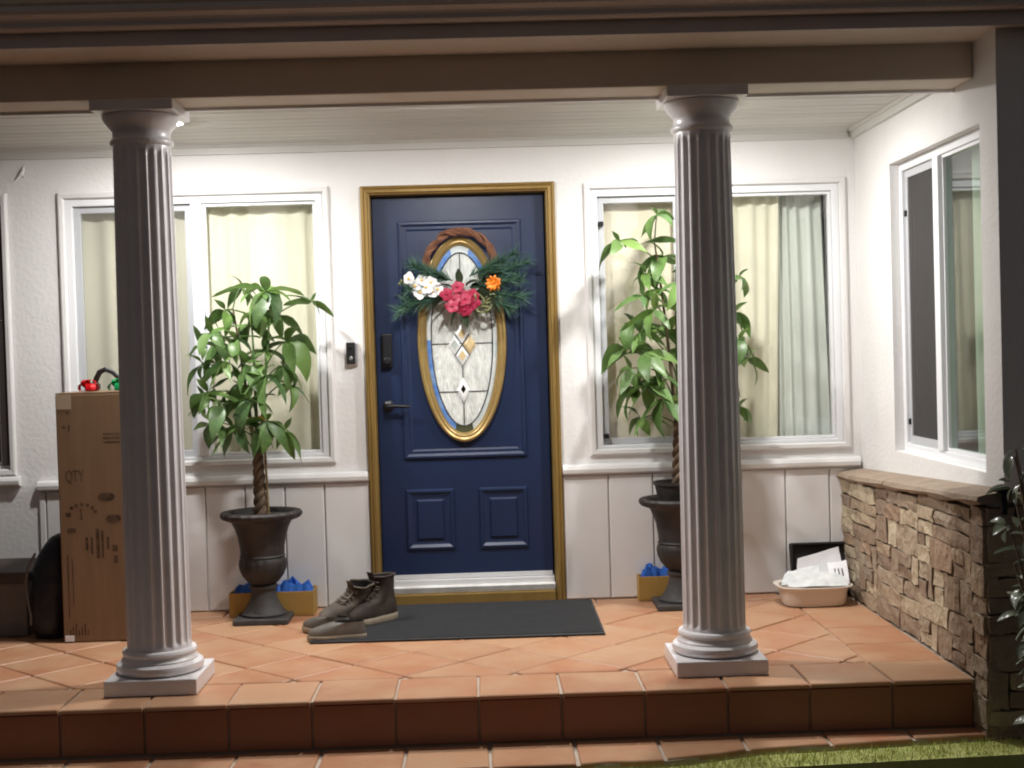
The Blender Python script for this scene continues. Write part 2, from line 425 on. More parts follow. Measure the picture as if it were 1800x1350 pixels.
def wall_holes(u0, u1, v0, v1, holes, P, depth):
    """wall face on a grid with rectangular holes and their reveals; P(u,v,d) places a point, d is depth into the wall"""
    us = sorted({u0, u1, *[h[0] for h in holes], *[h[1] for h in holes]}); vs2 = sorted({v0, v1, *[h[2] for h in holes], *[h[3] for h in holes]})
    mb = MB()
    for a, b in zip(us, us[1:]):
        for c, d in zip(vs2, vs2[1:]):
            m = ((a+b)/2, (c+d)/2)
            if any(h[0] < m[0] < h[1] and h[2] < m[1] < h[3] for h in holes): continue
            mb.add([P(a, c, 0), P(b, c, 0), P(b, d, 0), P(a, d, 0)], [(0, 1, 2, 3)])
    for h in holes:
        q = [(h[0], h[2]), (h[1], h[2]), (h[1], h[3]), (h[0], h[3])]
        for i in range(4):
            a, b = q[i], q[(i+1) % 4]
            mb.add([P(*a, 0), P(*b, 0), P(*b, depth), P(*a, depth)], [(0, 1, 2, 3)])
    return mb
W1 = (-2.155, -.805, .775, 2.185); W2 = (.59, 1.915, .77, 2.165); W0 = (-3.5, -2.475, .76, 2.19); DH = (-.59, .385, .0, 2.185)
wm = wall_holes(XL, 2.0, -.05, 2.62, [W1, W2, W0, DH], lambda u, v, d: (u, d, v), .10)
front_wall = wm.build('wall', 'stucco', house)
front_wall['label'] = 'white stucco front wall behind the porch'
SW = (-1.795, -.60, .785, 2.175)
sm = wall_holes(-1.98, 0, -.3, 2.62, [SW], lambda u, v, d: (2.0+d, u, v), .10)
# wing front and its round-over corner, a touch uneven
sm.add([(2.0, -1.98, -.3), (3.8, -1.98, -.3), (3.8, -1.98, 2.62), (2.0, -1.98, 2.62)], [(0, 1, 2, 3)])
side = sm.build('wall', 'stucco', house); side['label'] = 'white stucco side wall of the projecting wing'
# plaster blemish by the far left window
bl = MB()
bl.tube([(-2.40, -.002, 2.285), (-2.375, -.008, 2.305), (-2.355, -.012, 2.33), (-2.35, -.010, 2.355)], [.004, .008, .009, .004], 6)
bl.tube([(-2.36, -.010, 2.315), (-2.345, -.006, 2.30)], [.006, .003], 6)
bl.build('plaster_blemish', 'stucco', house, smooth=True)

# wainscot boards with open V joints
def boards(x0, x1, first):
    xs = [x0]+sorted(v for v in first if x0+.02 < v < x1-.02)+[x1]
    for a, b in zip(xs, xs[1:]):
        wdt = b-a-.006
        mb = MB().prism([(-wdt/2, -.325), (wdt/2, -.325), (wdt/2, .325), (-wdt/2, .325)], 'y', 0, -.016+rng.uniform(-.0015, .0015), .004)
        mb.build('board', 'wood_white', house, loc=((a+b)/2, -.002, .332))
boards(-2.335, -.61, [-.845-.2075*i for i in range(8)])
boards(.41, 1.90, [.649+.2345*i for i in range(7)])
def rail(x0, x1, z0=.657, z1=.715):
    pr = [(0, z0), (-.030, z0+.006), (-.042, z0+.014), (-.045, z0+.034), (-.038, z1-.008), (-.030, z1), (0, z1)]
    mb = MB().loft([[(xx, a, b) for a, b in pr] for xx in (x0, x1)])
    mb.build('chair_rail', 'trim_white', house, bevel=.003)
rail(-2.335, -.612); rail(.41, 1.985); rail(XL, -2.425, .69, .745)

# ceiling planks, frieze and cove
cb = MB().box(XL, 2.0, -1.52, 0, 2.458, 2.50).build('ceiling', 'ceiling', house)
yy = -.002
while yy > -1.52:
    y0 = max(yy-.104, -1.52)
    mb = MB().prism([(y0-yy+.003, 0), (-.002, 0), (-.002, .018), (y0-yy+.003, .018)], 'x', 0, 2.0-XL-.004)
    mb.build('plank', 'ceiling', cb, loc=(XL, yy, 2.440+rng.uniform(-.001, .001)), bevel=.003, seg=1)
    yy -= .106
fr = [(0, 2.392), (-.022, 2.392), (-.024, 2.425), (-.034, 2.428), (-.042, 2.439), (0, 2.439)]
MB().loft([[(xx, a, b) for a, b in fr] for xx in (XL, 1.955)]).build('frieze_board', 'ceiling', house)
MB().loft([[(2.0+a, yy, b) for a, b in fr] for yy in (-.002, -1.52)]).build('frieze_board', 'ceiling', house)
# beam, soffit, fascia, gutter, roof
MB().box(XL, 1.997, -1.74, -1.50, 2.362, 2.60).build('beam', 'eave', house, bevel=.006)
MB().box(XL, 1.997, -1.524, -1.50, 2.350, 2.3615).build('beam_trim', 'trim_white', house)
MB().box(XL-.3, 3.8, -2.07, -1.741, 2.506, 2.53).build('soffit', 'eave', house)
MB().box(XL-.3, 3.8, -2.095, -2.0705, 2.490, 2.60).build('fascia', 'gutter', house, bevel=.004)
gu = [(-2.096, 2.545), (-2.150, 2.545), (-2.158, 2.552), (-2.160, 2.566), (-2.172, 2.578), (-2.192, 2.590), (-2.200, 2.602), (-2.200, 2.618), (-2.194, 2.618), (-2.192, 2.606), (-2.150, 2.572), (-2.145, 2.553), (-2.096, 2.553)]
MB().loft([[(xx, a, b) for a, b in gu] for xx in (XL-.3, 3.8)]).build('gutter', 'gutter', house, smooth=False)
MB().loft([[(xx, a, b) for a, b in ((-2.14, 2.63), (-2.14, 2.645), (2.0, 4.2), (2.0, 4.18))] for xx in (XL-.3, 3.8)]).build('roof', 'roof', house)

# ------------------------------------------------------------------ windows
def curtain_mesh(u0, u1, z0, z1, depth, amp, waves, P, seed, taper=0):
    r = random.Random(seed); n = int(waves*10); ph = [r.uniform(0, 6.28) for _ in range(3)]
    mb = MB(); rows = 7; rings = []
    for k_ in range(rows):
        t = k_/(rows-1); row = []
        for i in range(n+1):
            s_ = i/n; u = u0+(u1-u0)*(s_+taper*(s_-.5)*(t-.5))
            a = amp*(.75+.25*math.sin(7*s_+ph[1]))*math.sin(2*math.pi*waves*s_+ph[0]+.5*math.sin(2.3*t+5*s_)+.9*math.sin(11*s_+ph[2]))
            row.append(P(u, depth+a, z1+(z0-z1)*t))
        rings.append(row)
    vs_ = [p for r_ in rings for p in r_]; fs = []
    for k_ in range(rows-1):
        for i in range(n):
            a = k_*(n+1)+i; fs.append((a, a+1, a+n+2, a+n+1))
    return mb.add(vs_, fs)
PY = lambda u, d, z: (u, d, z)
PX = lambda u, d, z: (2.0+d, u, z)

def back_window(hole, mull, label, screen_left=True, casing=True):
    x0, x1, z0, z1 = hole
    cs = MB()
    frame_ring(cs, x0-.030, x1+.030, z0-.012, z1+.030, .036, -.0005, .020, prof=((0, 0), (.08, .8), (.3, 1), (.8, .9), (1, 0)))
    win = bar_frame(MB(), x0, x1, z0, z1, .042, .004, .075).build('window', 'vinyl', house, bevel=.004)
    win['label'] = label
    cs.build('casing', 'trim_white', win)
    MB().box(mull-.030, mull+.030, .0, .070, z0+.043, z1-.043).build('mullion', 'vinyl', win, bevel=.004)
    # sliding sash on the left with screen, fixed pane on the right
    sa = bar_frame(MB(), x0+.043, mull-.031, z0+.043, z1-.043, .034, .030, .060); sa.build('sash', 'sash_grey', win, bevel=.003)
    MB().box(x0+.0775, mull-.0655, .044, .048, z0+.0775, z1-.0775).build('pane', 'glass', win)
    if screen_left:
        MB().add([(x0+.078, .032, z0+.078), (mull-.066, .032, z0+.078), (mull-.066, .032, z1-.078), (x0+.078, .032, z1-.078)], [(0, 1, 2, 3)]).build('insect_screen', 'screen', win)
    bar_frame(MB(), mull+.031, x1-.043, z0+.043, z1-.043, .016, .020, .060).build('sash', 'vinyl', win, bevel=.003)
    MB().box(mull+.0475, x1-.0595, .034, .038, z0+.0595, z1-.0595).build('pane', 'glass', win)
    # inner stop behind the opening so that the daylight edge is closed
    bar_frame(MB(), x0, x1, z0, z1, .03, .076, .11).build('inner_stop', 'vinyl', win)
    return win
back_window(W1, -1.47, 'white sliding window left of the front door')
w2 = back_window(W2, 1.10, 'white sliding window right of the front door', screen_left=False)
for zz in (1.98, .86):
    MB().box(.636, .662, -.004, .03, zz-.012, zz+.012).build('latch', 'black', w2, bevel=.003)
back_window(W0, -3.0, 'window at the far left edge of the porch')
M['dark_frame'] = mat('dark_bronze_frame', (.05, .042, .04), .5)
MB().box(-2.518, -2.4755, -.006, .07, .80, 2.16).build('dark_jamb', 'dark_frame', house)
# side window, deep set
y0, y1, z0, z1 = SW
win = bar_frame(MB(), y0, y1, z0, z1, .040, 2.045, 2.105, axis='x').build('window', 'vinyl', house, bevel=.004)
win['label'] = 'white sliding window in the side wall above the stone'
ml = -1.150
MB().box(2.035, 2.10, ml-.036, ml+.036, z0+.041, z1-.041).build('mullion', 'vinyl', win, bevel=.004)
bar_frame(MB(), ml+.037, y1-.041, z0+.041, z1-.041, .036, 2.06, 2.09, axis='x').build('sash', 'sash_grey', win, bevel=.003)
MB().box(2.078, 2.081, ml+.074, y1-.078, z0+.078, z1-.078).build('pane', 'glass_green', win)
MB().add([(2.066, ml+.074, z0+.078), (2.066, y1-.078, z0+.078), (2.066, y1-.078, z1-.078), (2.066, ml+.074, z1-.078)], [(0, 1, 2, 3)]).build('insect_screen', 'screen_dark', win)
bar_frame(MB(), y0+.041, ml-.037, z0+.041, z1-.041, .014, 2.055, 2.09, axis='x').build('sash', 'vinyl', win)
MB().box(2.069, 2.072, y0+.056, ml-.052, z0+.056, z1-.056).build('pane', 'glass_green', win)
for zz in (1.93, .93):
    MB().box(2.052, 2.063, y1-.068, y1-.048, zz-.014, zz+.014).build('latch', 'black', win)
# dark rooms behind the glass
rm = MB()
rm.add([(XL, .75, .0), (2.02, .75, 0), (2.02, .75, 2.6), (XL, .75, 2.6), (XL, .11, 0), (2.02, .11, 0), (2.02, .11, 2.6), (XL, .11, 2.6)], [(0, 1, 2, 3), (0, 1, 5, 4), (3, 2, 6, 7), (0, 3, 7, 4)])
rm.add([(2.9, .1, .0), (2.9, -1.97, 0), (2.9, -1.97, 2.6), (2.9, .1, 2.6), (2.11, .1, 0), (2.11, -1.97, 0), (2.11, -1.97, 2.6), (2.11, .1, 2.6)], [(0, 1, 2, 3), (0, 1, 5, 4), (3, 2, 6, 7), (0, 3, 7, 4), (1, 2, 6, 5)])
rm.build('room', 'room', house)

tag(curtain_mesh(-2.15, -1.46, .70, 2.26, .12, .016, 6, PY, 3).build('curtain', 'curtain', smooth=True), 'cream curtain behind the screened left half of the left window', 'curtain', 'curtains in the porch windows')
tag(curtain_mesh(-1.48, -.80, .70, 2.26, .12, .013, 6, PY, 4).build('curtain', 'curtain', smooth=True), 'cream curtain behind the clear pane between the left column and the door', 'curtain', 'curtains in the porch windows')
tag(curtain_mesh(.58, 1.22, .70, 2.26, .12, .006, 4, PY, 5).build('curtain', 'curtain_beige', smooth=True), 'flat beige curtain behind the right tree, left of the right column', 'curtain', 'curtains in the porch windows')
tag(curtain_mesh(1.15, 1.60, .70, 2.26, .125, .018, 6, PY, 6, taper=-.18).build('curtain', 'curtain', smooth=True), 'cream gathered curtain just right of the right column', 'curtain', 'curtains in the porch windows')
tag(curtain_mesh(1.45, 1.88, .70, 2.26, .17, .026, 7, PY, 8, taper=.22).build('curtain', 'curtain_green', smooth=True), 'pale green folds of curtain nearest the inner corner', 'curtain', 'curtains in the porch windows')
tag(curtain_mesh(-1.80, -1.27, .70, 2.26, .16, .022, 5, PX, 9).build('curtain', 'curtain_green', smooth=True), 'green grey curtain behind the clear pane of the side window', 'curtain', 'curtains in the porch windows')

# ------------------------------------------------------------------ front door
DY = .045            # face of the door, set back in its frame
dx0, dx1, dz0, dz1 = -.555, .350, .128, 2.150
door = MB().box(dx0, dx1, DY, DY+.045, dz0, dz1).build('door', 'navy', house, bevel=.003)
door['label'] = 'navy blue front door with an oval leaded window'
frame_ring(MB(), -.425, .228, .765, 2.022, .052, DY-.0005, .013, prof=((0, 0), (.1, .9), (.3, 1), (.55, .3), (.8, .3), (1, 0))).build('panel_moulding', 'navy', door)
for a, b in ((-.422, -.165), (-.035, .224)):
    frame_ring(MB(), a, b, .282, .605, .042, DY-.0005, .012, prof=((0, 0), (.15, .9), (.35, 1), (.7, .2), (1, 0))).build('panel_moulding', 'navy', door)
    MB().prism(rect(a+.055, b-.055, .337, .550), 'y', DY, DY-.010, .009).build('panel', 'navy', door)
# oval window
OX, OZ, OA, OB = -.100, 1.394, .236, .545
def ell(a, b, y, n=72, ph=0): return [(OX+a*math.cos(2*math.pi*i/n+ph), y, OZ+b*math.sin(2*math.pi*i/n+ph)) for i in range(n)]
of = MB(); w_ = .052
prof = [(0, 0), (.02, .020), (.10, .030), (.28, .034), (.45, .027), (.55, .026), (.66, .029), (.86, .022), (.96, .010), (1, 0)]
of.loft([ell(OA-w_*t, OB-w_*t, DY-h) for t, h in prof], cap0=False, cap1=False)
of.build('oval_frame', 'gold_bright', door, smooth=True)
ia, ib = OA-w_+.004, OB-w_+.004       # glass opening
ba, bb = ia-.026, ib-.040             # inner oval came
NE = 72
# bevelled border, in segments
segs = [(0, 9, 'bevel_glass'), (9, 15, 'blue_glass'), (15, 21, 'bevel_glass'), (21, 29, 'blue_glass'), (29, 36, 'bevel_glass'), (36, 44, 'blue_glass'), (44, 51, 'blue_glass'), (51, 57, 'dia_dark'), (57, 64, 'bevel_glass'), (64, 72, 'bevel_glass')]
for s0, s1, mm in segs:
    O = ell(ia, ib, DY-.003, NE); I = ell(ba, bb, DY-.011, NE)
    idx = [i % NE for i in range(s0, s1+1)]
    vs_ = [O[i] for i in idx]+[I[i] for i in idx]+[(O[i][0], DY, O[i][2]) for i in idx]; n = len(idx)
    MB().add(vs_, [(i, i+1, n+i+1, n+i) for i in range(n-1)]).build('bevel_glass', mm, door)
# central textured panes cut by the cames
E = [(a, b) for a, _, b in ell(ba, bb, 0, NE)]
zs = [.5, 1.118, 1.372, 1.640, 2.4]
for za, zb in zip(zs, zs[1:]):
    for xa, xb in ((-1, OX), (OX, 1)):
        p = clip_rect(E, xa, xb, za, zb)
        if p:
            p = [q for i, q in enumerate(p) if (Vector(q)-Vector(p[i-1])).length > .003]
            MB().prism(p, 'y', DY-.001, DY-.008).build('pane', 'tex_glass', door)
cm = MB(); cy = DY-.011
cm.tube([(a, cy, b) for a, _, b in ell(ba, bb, 0, NE)], .0035, 6, closed=True)
for zz in (1.118, 1.372, 1.640):
    hw = ba*math.sqrt(max(0, 1-((zz-OZ)/bb)**2)); cm.tube([(OX-hw, cy, zz), (OX+hw, cy, zz)], .0022, 5)
for a, b in ((OZ-bb, 1.055), (1.192, 1.250), (1.485, OZ+bb)): cm.tube([(OX, cy, a), (OX, cy, b)], .003, 5)
cm.build('came', 'lead', door)
def diamond(cx, cz, hw, hh, m):
    o = MB(); oy = DY-.009
    a = [(cx, oy, cz-hh), (cx+hw, oy, cz), (cx, oy, cz+hh), (cx-hw, oy, cz)]
    k_ = .55
    b = [(cx+(p[0]-cx)*k_, oy-.008, cz+(p[2]-cz)*k_) for p in a]
    o.loft([[(p[0], DY, p[2]) for p in a], a, b]); o.build('bevel_diamond', m, door)
hw, hh = .039, .057; dc = 1.366
for cx, cz, m in ((OX, dc+hh, 'dia_clear'), (OX-hw, dc, 'dia_clear'), (OX+hw, dc, 'dia_amber'), (OX, dc-hh, 'dia_clear')):
    diamond(cx, cz, hw-.003, hh-.004, m)
for cx, cz, m in ((OX, dc+hh, 'dia_amber'), (OX, dc-hh, 'dia_amber'), (OX-hw, dc, 'dia_grey')):
    o_ = MB(); o_.prism([(cx, cz-hh*.5), (cx+hw*.5, cz), (cx, cz+hh*.5), (cx-hw*.5, cz)], 'y', DY-.012, DY-.0185); o_.build('diamond_centre', m, door)
diamond(OX, 1.123, .036, .066, 'dia_clear'); diamond(OX, 1.130, .025, .042, 'dia_dark')
cm2 = MB()
for cx, cz, a, b in ((OX, dc, hw*2+.001, hh*2+.002), (OX, 1.123, .038, .069)):
    cm2.tube([(cx, cy-.002, cz-b), (cx+a, cy-.002, cz), (cx, cy-.002, cz+b), (cx-a, cy-.002, cz)], .003, 5, closed=True)
a_ = (hw, hh)
cm2.tube([(OX-hw, cy-.002, dc+hh), (OX+hw, cy-.002, dc-hh)], .0026, 5); cm2.tube([(OX-hw, cy-.002, dc-hh), (OX+hw, cy-.002, dc+hh)], .0026, 5)
cm2.build('came', 'lead', door)
# hardware
lk = MB().box(-.525, -.468, DY-.030, DY-.001, 1.255, 1.435).build('keypad_lock', 'black', door, bevel=.008)
MB().lathe([(.020, 0), (.020, .012), (.014, .016)], 16).build('thumb_turn', 'black', door, loc=(-.4965, DY-.03, 1.29)).rotation_euler = (R(90), 0, 0)
MB().lathe([(.030, 0), (.030, .008), (.016, .014), (.013, .045), (.013, .055)], 18).build('lever_rose', 'black', door, smooth=True, loc=(-.498, DY, 1.052)).rotation_euler = (R(90), 0, 0)
MB().tube([(-.498, DY-.05, 1.052), (-.46, DY-.053, 1.053), (-.405, DY-.048, 1.049), (-.385, DY-.045, 1.046)], [.011, .010, .009, .007], 8).build('lever', 'black', door, smooth=True)
MB().box(-.512, -.484, DY-.056, DY-.049, 1.066, 1.078).build('key_plate', 'silver', door)
MB().box(dx0+.004, dx1-.004, DY-.010, DY-.0005, .130, .152).build('door_sweep', 'alu', door, bevel=.002)
# gold casing round the door, grooved
fm = MB()
pr = [(0, 0), (0, .030), (.010, .036), (.018, .030), (.022, .037), (.034, .039), (.040, .030), (.046, .026), (.050, -.04)]
def door_ring(t): return [(-.608+t, 0), (-.608+t, 2.205-t), (.407-t, 2.205-t), (.407-t, 0)]
rings = []
for t, h in pr: rings.append([(a, -h, b) for a, b in door_ring(t)])
for r0, r1 in zip(rings, rings[1:]):
    for i in range(3): fm.add([r0[i], r0[i+1], r1[i+1], r1[i]], [(0, 1, 2, 3)])
fm.build('door_frame', 'gold', house)
MB().box(-.557, .356, -.040, .10, .004, .060).build('sill', 'gold', house, bevel=.006)
th = MB().box(-.557, .356, -.028, .10, .0605, .100).build('threshold', 'alu_white', house, bevel=.006)
MB().box(-.556, .355, .005, .09, .1005, .1275).build('threshold_strip', 'alu', th, bevel=.004)
for i in range(1, 4): MB().box(-.557, .356, -.0285-.0022*i, -.0282, .066+.008*i, .070+.008*i).build('threshold_ridge', 'alu_white', th)

# doorbell
db = thing('doorbell', 'black and silver video doorbell on the wall left of the door', 'doorbell', (-.676, 0, 1.275))
MB().box(-.030, .030, -.024, -.001, 0, .122).build('housing', 'silver', db, loc=(0, 0, 0), bevel=.008)
MB().box(-.030, .016, -.030, -.0245, .004, .118).build('face', 'black_plastic', db, loc=(0, 0, 0), bevel=.006)
MB().lathe([(.010, 0), (.010, .003), (.007, .004)], 16).build('button', 'silver', db, loc=(-.006, -.030, .035)).rotation_euler = (R(90), 0, 0)
MB().lathe([(.008, 0), (.008, .002), (.004, .004)], 16).build('lens', 'black', db, loc=(-.006, -.030, .090)).rotation_euler = (R(90), 0, 0)

# ------------------------------------------------------------------ ceiling lights
def ceiling_light(x, y, label):
    t = thing('ceiling_light', label, 'ceiling light', (x, y, 2.4395), 'porch ceiling lights')
    MB().lathe([(.062, -.001), (.064, -.010), (.078, -.012), (.086, -.006), (.088, 0)], 32).build('trim_ring', 'vinyl', t, smooth=True, loc=(0, 0, 0))
    MB().lathe([(.0005, -.021), (.020, -.020), (.040, -.018), (.054, -.014), (.061, -.008), (.061, -.002)], 32).build('lens', 'lamp', t, loc=(0, 0, 0))
ceiling_light(-1.43, -.78, 'round lit ceiling light behind the top of the left column')
ceiling_light(-.13, -1.24, 'round lit ceiling light tucked behind the beam above the door')
ceiling_light(1.085, -.86, 'round lit ceiling light behind the top of the right column')

# ------------------------------------------------------------------ columns
def column(x, y, label):
    t = thing('column', label, 'column', (x, y, 0), 'fluted porch columns')
    MB().box(-.184, .184, -.184, .184, .0, .064).build('plinth', 'column', t, loc=(0, 0, 0), bevel=.005)
    MB().lathe([(.1, .064), (.160, .065), (.172, .074), (.176, .088), (.172, .102), (.160, .110), (.154, .112), (.154, .118), (.146, .126), (.143, .136), (.147, .140), (.150, .148), (.146, .157), (.136, .161), (.1, .162)], 48).build('base', 'column', t, smooth=True, loc=(0, 0, 0))
    # fluted shaft with entasis
    nf, per = 20, 12; N_ = nf*per; rings = []
    def rad(z):
        s_ = max(0, (z-.16)/(2.16-.16)); return .1285-.0135*s_**1.6
    zl = [.158, .172, .180, .19, .205]+[.205+(2.14-.205)*i/10 for i in range(1, 11)]+[2.148, 2.158, 2.167, 2.176, 2.19, 2.206]
    for z in zl:
        if z <= .175 or z >= 2.176: d = 0
        elif z < .205: d = math.sqrt(max(0, 1-((.205-z)/.03)**2))
        elif z > 2.14: d = math.sqrt(max(0, 1-((z-2.14)/.036)**2))
        else: d = 1
        ring = []
        for j in range(N_):
            a = 2*math.pi*j/N_; q = (j % per)/per
            fl = 0 if q < .20 else max(0, math.sin(math.pi*(q-.20)/.80))**.75
            r_ = rad(z)-.0100*fl*d; ring.append((r_*math.cos(a), r_*math.sin(a), z))
        rings.append(ring)
    MB().loft(rings).build('shaft', 'column', t, smooth=True, loc=(0, 0, 0))
    MB().lathe([(.1, 2.192), (.116, 2.193), (.124, 2.199), (.127, 2.208), (.124, 2.217), (.116, 2.222), (.1145, 2.228), (.1145, 2.250), (.118, 2.255), (.124, 2.264), (.138, 2.280), (.150, 2.298), (.154, 2.310), (.150, 2.317), (.1, 2.318)], 48).build('capital', 'column', t, smooth=True, loc=(0, 0, 0))
    MB().box(-.163, .163, -.163, .163, 2.3175, 2.3615).build('abacus', 'column', t, loc=(0, 0, 0), bevel=.004)
    return t
column(-1.350, -1.60, 'fluted white column in front of the tall cardboard box')
column(.928, -1.60, 'fluted white column right of the door, hiding half of the right tree')

# ------------------------------------------------------------------ ledge-stone wainscot on the side wall
sw = thing('stone_wall', 'rough tan and brown ledge stone wall with a stone cap under the side window', 'stone wall', (1.95, -1.0, 0))
FX = 1.893; FY = -2.068
MB().box(FX+.014, 1.998, FY+.014, -.002, -.34, .60).box(2.0, 3.7, FY+.014, -1.982, -.34, .60).build('mortar', 'mortar', sw)
srng = random.Random(21)
def stone(u0, u1, v0, v1, side):
    du, dv = u1-u0, v1-v0; j = min(.007, du*.07, dv*.09); g_ = .0034
    nu = 6 if du > .26 else 4 if du > .12 else 3; nv = 3
    pr = srng.uniform(.004, .015); grid = []
    for b in range(nv):
        row = []
        for a in range(nu):
            s_, t_ = a/(nu-1), b/(nv-1)
            edge = a in (0, nu-1) or b in (0, nv-1)
            u = u0+g_+(du-2*g_)*s_+srng.uniform(-j, j)*(1 if edge else .6); v = v0+g_+(dv-2*g_)*t_+srng.uniform(-j, j)*(1 if edge else .6)
            row.append((u, v, pr*(.92 if edge else 1)+srng.uniform(-.004, .005)))
        grid.append(row)
    cu, cv = (u0+u1)/2, (v0+v1)/2
    if side: Pt = lambda u, v, d: (-d, u-cu, v-cv); lc = (FX+.012, cu, cv)
    else: Pt = lambda u, v, d: (u-cu, -d, v-cv); lc = (cu, FY+.012, cv)
    vs_ = [Pt(u, v, d+.012) for r_ in grid for u, v, d in r_]
    fs = [(b*nu+a, b*nu+a+1, (b+1)*nu+a+1, (b+1)*nu+a) for b in range(nv-1) for a in range(nu-1)]
    rim = [(0, a) for a in range(nu)]+[(b, nu-1) for b in range(1, nv)]+[(nv-1, a) for a in range(nu-2, -1, -1)]+[(b, 0) for b in range(nv-2, 0, -1)]
    o = len(vs_)
    for b, a in rim: u, v, d = grid[b][a]; vs_.append(Pt(u, v, -.03))
    n_ = len(rim)
    for i in range(n_):
        b, a = rim[i]; b2, a2 = rim[(i+1) % n_]; fs.append((b*nu+a, o+i, o+(i+1) % n_, b2*nu+a2))
    base = sw.location
    MB().add(vs_, fs).build('stone', 'stone', sw, loc=(lc[0]-base.x, lc[1]-base.y, lc[2]-base.z))
def courses(u0, u1, v0, v1, side):
    v = v0
    while v < v1-.02:
        h = srng.choice((.062, .075, .09, .125, .145)); h = min(h, v1-v)
        if v1-(v+h) < .04: h = v1-v
        u = u0
        while u < u1-.01:
            wd = (srng.uniform(.16, .46) if h < .1 else srng.uniform(.13, .34)) if side else srng.uniform(.10, .26)
            if u1-(u+wd) < .06: wd = u1-u
            q = srng.random()
            if h > .09 and q < .34:
                c = h*srng.uniform(.38, .62); stone(u, u+wd, v, v+c, side)
                if wd > .16: stone(u, u+wd*.5, v+c, v+h, side); stone(u+wd*.5, u+wd, v+c, v+h, side)
                else: stone(u, u+wd, v+c, v+h, side)
            elif h > .09 and wd > .17 and q < .7:
                stone(u, u+wd*.36, v, v+h, side); stone(u+wd*.36, u+wd, v, v+h*.5, side); stone(u+wd*.36, u+wd, v+h*.5, v+h, side)
            else: stone(u, u+wd, v, v+h, side)
            u += wd
        v += h
courses(-.64, -.004, .0, .606, True)
courses(-1.28, -.64, .0, .633, True)
courses(-1.93, -1.28, .0, .660, True)
courses(FY, -1.93, -.30, .675, True)
courses(FX, 2.75, -.32, .68, False)
# cap stones: back low, front a little higher
ys = [0, -.42, -.86, -1.30, -1.72, -2.095]
for a, b in zip(ys, ys[1:]):
    def zc(y): return .632-.046*y
    a_, b_ = a-.003, b+.003
    m_ = []
    for yy in (a_, (a_*2+b_)/3, (a_+2*b_)/3, b_):
        z = zc(yy); e = srng.uniform(-.006, .006)
        m_.append([(1.998, yy, z-.030), (1.868+e, yy, z-.036+srng.uniform(-.008, .006)), (1.852+e, yy, z-.022+srng.uniform(-.005, .005)), (1.858+e, yy, z-.004), (1.885, yy, z+.004), (1.998, yy, z+.018)])
    MB().loft(m_).build('cap_stone', 'cap_stone', sw)
xs = [2.0, 2.4, 2.8]
for a, b in zip(xs, xs[1:]):
    MB().box(a+.003, b-.003, FY-.03, -1.983, .690, .732).build('cap_stone', 'cap_stone', sw, bevel=.006)
bp = thing('metal_ledge', 'small black metal ledge capping the outer corner of the stone wall', 'ledge', (2.0, -2.12, .74))
MB().box(1.905, 2.10, -2.150, -2.085, .745, .757).build('shelf', 'black', bp, bevel=.002)
MB().box(1.930, 1.950, -2.140, -2.127, .66, .7445).build('bracket', 'black', bp)

# ------------------------------------------------------------------ urns and money trees
def urn(x, y, label):
    t = thing('urn', label, 'urn', (x, y, 0), 'dark iron urns with trees')
    MB().box(-.138, .138, -.138, .138, .0, .028).build('foot', 'urn_foot', t, loc=(0, 0, 0), bevel=.006)
    MB().lathe([(.05, .028), (.112, .0285), (.114, .040), (.100, .052), (.084, .078), (.068, .112), (.060, .145), (.062, .160), (.070, .166), (.072, .176), (.064, .184), (.05, .186)], 32).build('stem', 'urn_foot', t, smooth=True, loc=(0, 0, 0))
    # gadrooned lower bowl
    mb = MB(); rings = []
    for r_, z in ((.055, .184), (.078, .200), (.100, .228), (.114, .262), (.118, .290), (.114, .312), (.107, .322)):
        rings.append([((r_*(1+.028*abs(math.sin(9*a)))*math.cos(a)), (r_*(1+.028*abs(math.sin(9*a)))*math.sin(a)), z) for a in [2*math.pi*j/108 for j in range(108)]])
    mb.loft(rings).build('lower_bowl', 'urn', t, smooth=True, loc=(0, 0, 0))
    MB().lathe([(.09, .3205), (.112, .321), (.116, .328), (.110, .336), (.112, .37), (.120, .42), (.133, .465), (.150, .500), (.160, .510), (.150, .530), (.14, .515)], 40).build('bowl', 'urn', t, smooth=True, loc=(0, 0, 0))
    rings = []
    for r_, z in ((.148, .506), (.172, .512), (.192, .520), (.203, .532), (.204, .544), (.196, .554), (.180, .556), (.160, .548), (.150, .530)):
        k_ = .016 if r_ > .17 else 0
        rings.append([((r_*(1+k_*math.sin(22*a)))*math.cos(a), (r_*(1+k_*math.sin(22*a)))*math.sin(a), z) for a in [2*math.pi*j/132 for j in range(132)]])
    MB().loft(rings, cap0=False, cap1=False).build('rim', 'urn', t, smooth=True, loc=(0, 0, 0))
    MB().lathe([(.001, .536), (.08, .538), (.151, .530), (.151, .515)], 24).build('soil', 'soil', t, loc=(0, 0, 0))
    return t
urn(-1.135, -.285, 'dark iron urn left of the door holding a braided tree')
urn(.985, -.27, 'dark iron urn half hidden behind the right column')
np_ = thing('nursery_pot', 'dark plastic nursery pot set in the right urn', 'plant pot', (.97, -.27, .538))
MB().lathe([(.09, 0), (.108, .085), (.116, .086), (.116, .100), (.106, .100), (.1, .07)], 28).build('pot', 'urn', np_, smooth=True, loc=(0, 0, 0))
MB().lathe([(.001, .074), (.1005, .070), (.1005, .06)], 20).build('soil', 'soil', np_, loc=(0, 0, 0))

